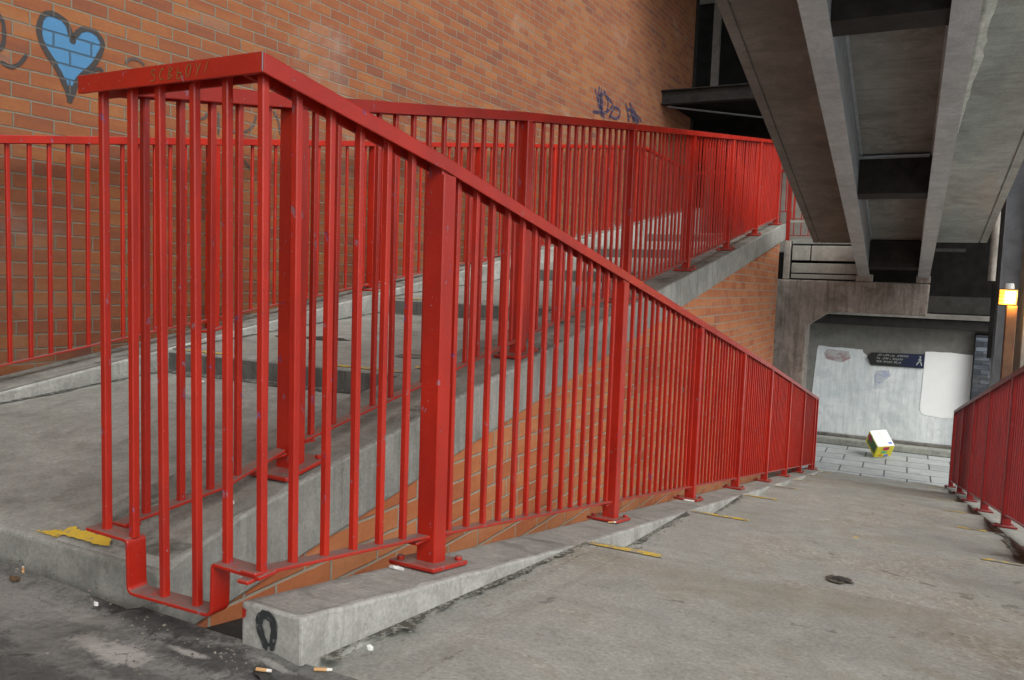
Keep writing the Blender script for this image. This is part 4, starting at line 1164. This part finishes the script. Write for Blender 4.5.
# ------------------------------------------------------------------ cardboard box
cb_loc = Vector((0.81, 12.911, -1.709)); cb_rot = Euler((0.653, -0.098, 0.485), 'XYZ')
cbx = new_obj('cardboard_box', None)
cbx.location = cb_loc; cbx.rotation_euler = cb_rot
tag(cbx, 'white and yellow cardboard box tipped on its edge by the passage wall', 'box')
def mat_boxside():
    n = NT('printed_yellow_card')
    tc = n.n("ShaderNodeTexCoord").outputs["Object"]
    sx = n.n("ShaderNodeSeparateXYZ"); n.l(tc, sx.inputs[0])
    c = n.mix(n.step(n.noise(8, 2, 0.5, v=tc), 0.3, 0.7), (0.72, 0.62, 0.03), (0.80, 0.72, 0.06))
    return n.out(c, 0.5)
M['card_yellow'] = mat_boxside()
M['card_green'] = mat_plain('green_print', (0.07, 0.16, 0.05), 0.5, 0.3, 20)
M['card_pink'] = mat_plain('magenta_print', (0.50, 0.02, 0.10), 0.5, 0.1, 20)
M['card_mint'] = mat_plain('mint_print', (0.12, 0.48, 0.22), 0.5, 0.1, 20)
M['card_blue'] = mat_plain('blue_print', (0.16, 0.22, 0.62), 0.5, 0.1, 20)
M['card_orange'] = mat_plain('orange_print', (0.70, 0.22, 0.03), 0.5, 0.1, 20)
def lbuild(mb, name, mat, parent, bevel=0):
    me = bpy.data.meshes.new(name); me.from_pydata(mb.v, [], mb.f); me.materials.append(mat)
    o = new_obj(name, me, parent)
    if bevel:
        b = o.modifiers.new("edge", 'BEVEL'); b.width = bevel; b.segments = 2
    return o
hx, hy, hz = 0.137, 0.1735, 0.130
lbuild(MB().box(-hx, hx, -hy, hy, -hz, hz - 0.004), 'carton', M['card_yellow'], cbx, 0.004)
lbuild(MB().box(-hx + .001, -0.002, -hy + .001, hy - .001, hz - 0.003, hz).box(0.002, hx - .001, -hy + .001, hy - .001, hz - 0.003, hz), 'flap', M['card_white'], cbx)
lbuild(MB().box(0.06, 0.115, -0.13, -0.09, hz, hz + 0.0015), 'sticker', M['card_blue'], cbx)
lbuild(MB().box(-hx - 0.0015, -hx, -hy + 0.03, hy - 0.05, -hz + 0.05, hz - 0.03), 'side_print', M['card_green'], cbx)
lbuild(MB().box(-hx - 0.003, -hx - 0.0015, 0.03, hy - 0.03, 0.0, hz - 0.04), 'side_logo', M['card_pink'], cbx)
fr_ = MB().box(-0.035, 0.06, -hy - 0.002, -hy, 0.03, 0.105)
lbuild(fr_, 'front_logo', M['card_pink'], cbx)
lbuild(MB().box(-0.05, 0.045, -hy - 0.002, -hy, -0.045, 0.012), 'front_logo', M['card_mint'], cbx)
lbuild(MB().box(-0.07, -0.01, -hy - 0.002, -hy, -0.105, -0.075), 'front_logo', M['card_orange'], cbx)
lbuild(MB().box(0.015, 0.085, -hy - 0.002, -hy, -0.12, -0.07), 'front_logo', M['card_blue'], cbx)

# ------------------------------------------------------------------ litter
def butt(x, y, z, ang, label, L=0.034, r=0.0033, white=0.3):
    t = thing('cigarette_butt', (x, y, z), label, 'cigarette butt', 'cigarette butts dropped round the railings')
    d = Vector((math.cos(ang), math.sin(ang), 0))
    a = Vector((x, y, z + r)) - d * L / 2
    b_ = a + d * L * (1 - white)
    MB().cyl(a, b_, r, n=10).build('filter', M['butt_tan'], t)
    MB().cyl(b_, a + d * L, r * 0.97, r * 0.8, n=10).build('paper_end', M['butt_white'], t)
butt(0.115, 0.052, -0.022, 0.5, 'clean tan cigarette butt lying at the foot of the plinth corner', 0.034)
butt(0.035, -0.02, -0.012, 0.3, 'cigarette butt in a dark hollow in front of the plinth corner', 0.03)
butt(-0.83, 0.06, -0.020, 2.6, 'cigarette butt with a white end below the yellow patch', 0.036)
butt(0.012, 2.0, zb(2.0) + 0.004, 0.6, 'orange cigarette butt beside the second base plate of the ramp railing', 0.035)
def scrap(x, y, z, rx, ry, label, mat='paper', seed=0, cat='litter', slope=0.0):
    n = 12
    rx, ry = rx * 0.7, ry * 0.7
    rs_ = random.Random(seed)
    top_, bot_ = [], []
    for i in range(n):
        a = 2 * math.pi * i / n
        k = 0.7 + 0.6 * rs_.random()
        px, py = x + rx * k * math.cos(a), y + ry * k * math.sin(a)
        zz_ = z + slope * (py - y)
        bot_.append((px, py, zz_ + 0.001)); top_.append((px, py, zz_ + 0.004 + 0.006 * rs_.random()))
    b_ = MB().add(bot_ + top_ + [(x, y, z + 0.008)], [tuple(range(n - 1, -1, -1))] + [(i, (i + 1) % n, n + (i + 1) % n, n + i) for i in range(n)] + [(n + i, n + (i + 1) % n, 2 * n) for i in range(n)])
    o = b_.build('paper_scrap' if mat == 'paper' else 'dead_leaf', M[mat])
    # origin at the litter itself
    me = o.data
    for v in me.vertices: v.co -= Vector((x, y, z))
    o.location = (x, y, z)
    tag(o, label, cat, 'scraps of litter on the concrete')
scrap(-0.085 + 0.03, 0.53, zb(0.53) + 0.003, 0.030, 0.008, 'white scrap stuck at the front edge of the nearest base plate', seed=1, slope=-0.177)
scrap(-0.015, 3.44, zb(3.44) + 0.003, 0.04, 0.014, 'white scrap before the third base plate of the ramp railing', seed=2, slope=-0.177)
scrap(-0.45, 0.36, zu(0.36) + 0.004, 0.012, 0.008, 'small white scrap on the coping inside the end panel', seed=3, slope=0.159)
scrap(-0.62, 0.22, 0.066, 0.007, 0.006, 'tiny white chip by the lowest bar of the end panel', seed=4)
scrap(0.12, 0.19, -0.036, 0.010, 0.007, 'crumpled silver-white scrap against the foot of the plinth', seed=6)
scrap(-0.78, 0.01, -0.016, 0.022, 0.012, 'brown dead leaf on the dark floor below the yellow patch', 'leaf', 7, 'leaf')
scrap(-0.50, 0.02, -0.020, 0.012, 0.006, 'pale chip in the dirt below the cranked rail', seed=8)
scrap(-1.90, 1.55, 0.198, 0.022, 0.008, 'white scrap on the tread in front of the first riser', seed=9)
# pale scuffed plaster patch and scrape on the floor
flz = lambda x, y: floor_z(x, y)
M['scuff'] = mat_worn('trodden_plaster', (0.36, 0.35, 0.33), (0.13, 0.127, 0.118), 0.52, scale=26)
def draped(name, cx, cy, rx, ry, mat, seed, lift=0.003, rings=5, n=26, rot=0.0):
    rr_ = random.Random(seed)
    rad = [1 + 0.3 * (rr_.random() - .5) for _ in range(n)]
    v_ = [(cx, cy, flz(cx, cy) + lift)]
    for k in range(1, rings + 1):
        for i in range(n):
            a = 2 * math.pi * i / n
            dx, dy = rx * rad[i] * k / rings * math.cos(a), ry * rad[i] * k / rings * math.sin(a)
            px, py = cx + dx * math.cos(rot) - dy * math.sin(rot), cy + dx * math.sin(rot) + dy * math.cos(rot)
            v_.append((px, py, flz(px, py) + lift))
    f_ = [(0, 1 + i, 1 + (i + 1) % n) for i in range(n)]
    for k in range(rings - 1):
        f_ += [(1 + k * n + i, 1 + (k + 1) * n + i, 1 + (k + 1) * n + (i + 1) % n, 1 + k * n + (i + 1) % n) for i in range(n)]
    return MB().add(v_, f_).build(name, M[mat], fo, smooth=True)
draped('hollow', 0.035, -0.02, 0.022, 0.014, 'joint', 6, 0.002)

# crumbs of grit swept into the corners: too many and too small to count
gr_ = MB()
rg2 = random.Random(77)
def crumb(x, y, z, r):
    p = [(x + r * (0.6 + 0.8 * rg2.random()) * a, y + r * (0.6 + 0.8 * rg2.random()) * b, z + r * c) for a, b, c in ((-1, -.6, 0), (1, -.5, 0), (0.2, 1, 0), (0, 0, 1.0))]
    gr_.add(p, [(0, 1, 3), (1, 2, 3), (2, 0, 3), (2, 1, 0)])
for i in range(170):
    x = -1.15 + 0.8 * rg2.random()
    y = 0.092 - abs(rg2.gauss(0, 0.07))
    crumb(x, y, floor_z(x, y), 0.0015 + 0.0035 * rg2.random() ** 2)
for i in range(110):
    x = -0.42 + 0.45 * rg2.random()
    y = 0.03 - abs(rg2.gauss(0, 0.10))
    crumb(x, y, floor_z(x, y), 0.0015 + 0.003 * rg2.random() ** 2)
for i in range(260):
    y = 0.1 + 4.2 * rg2.random()
    x = KX(y) + abs(rg2.gauss(0, 0.035))
    crumb(x, y, zr(x, y), 0.0015 + 0.0035 * rg2.random() ** 2)
M['crumb'] = mat_plain('grit_crumbs', (0.17, 0.155, 0.13), 0.9, 0.6, 90)
tag(gr_.build('gravel', M['crumb']), kind='stuff')
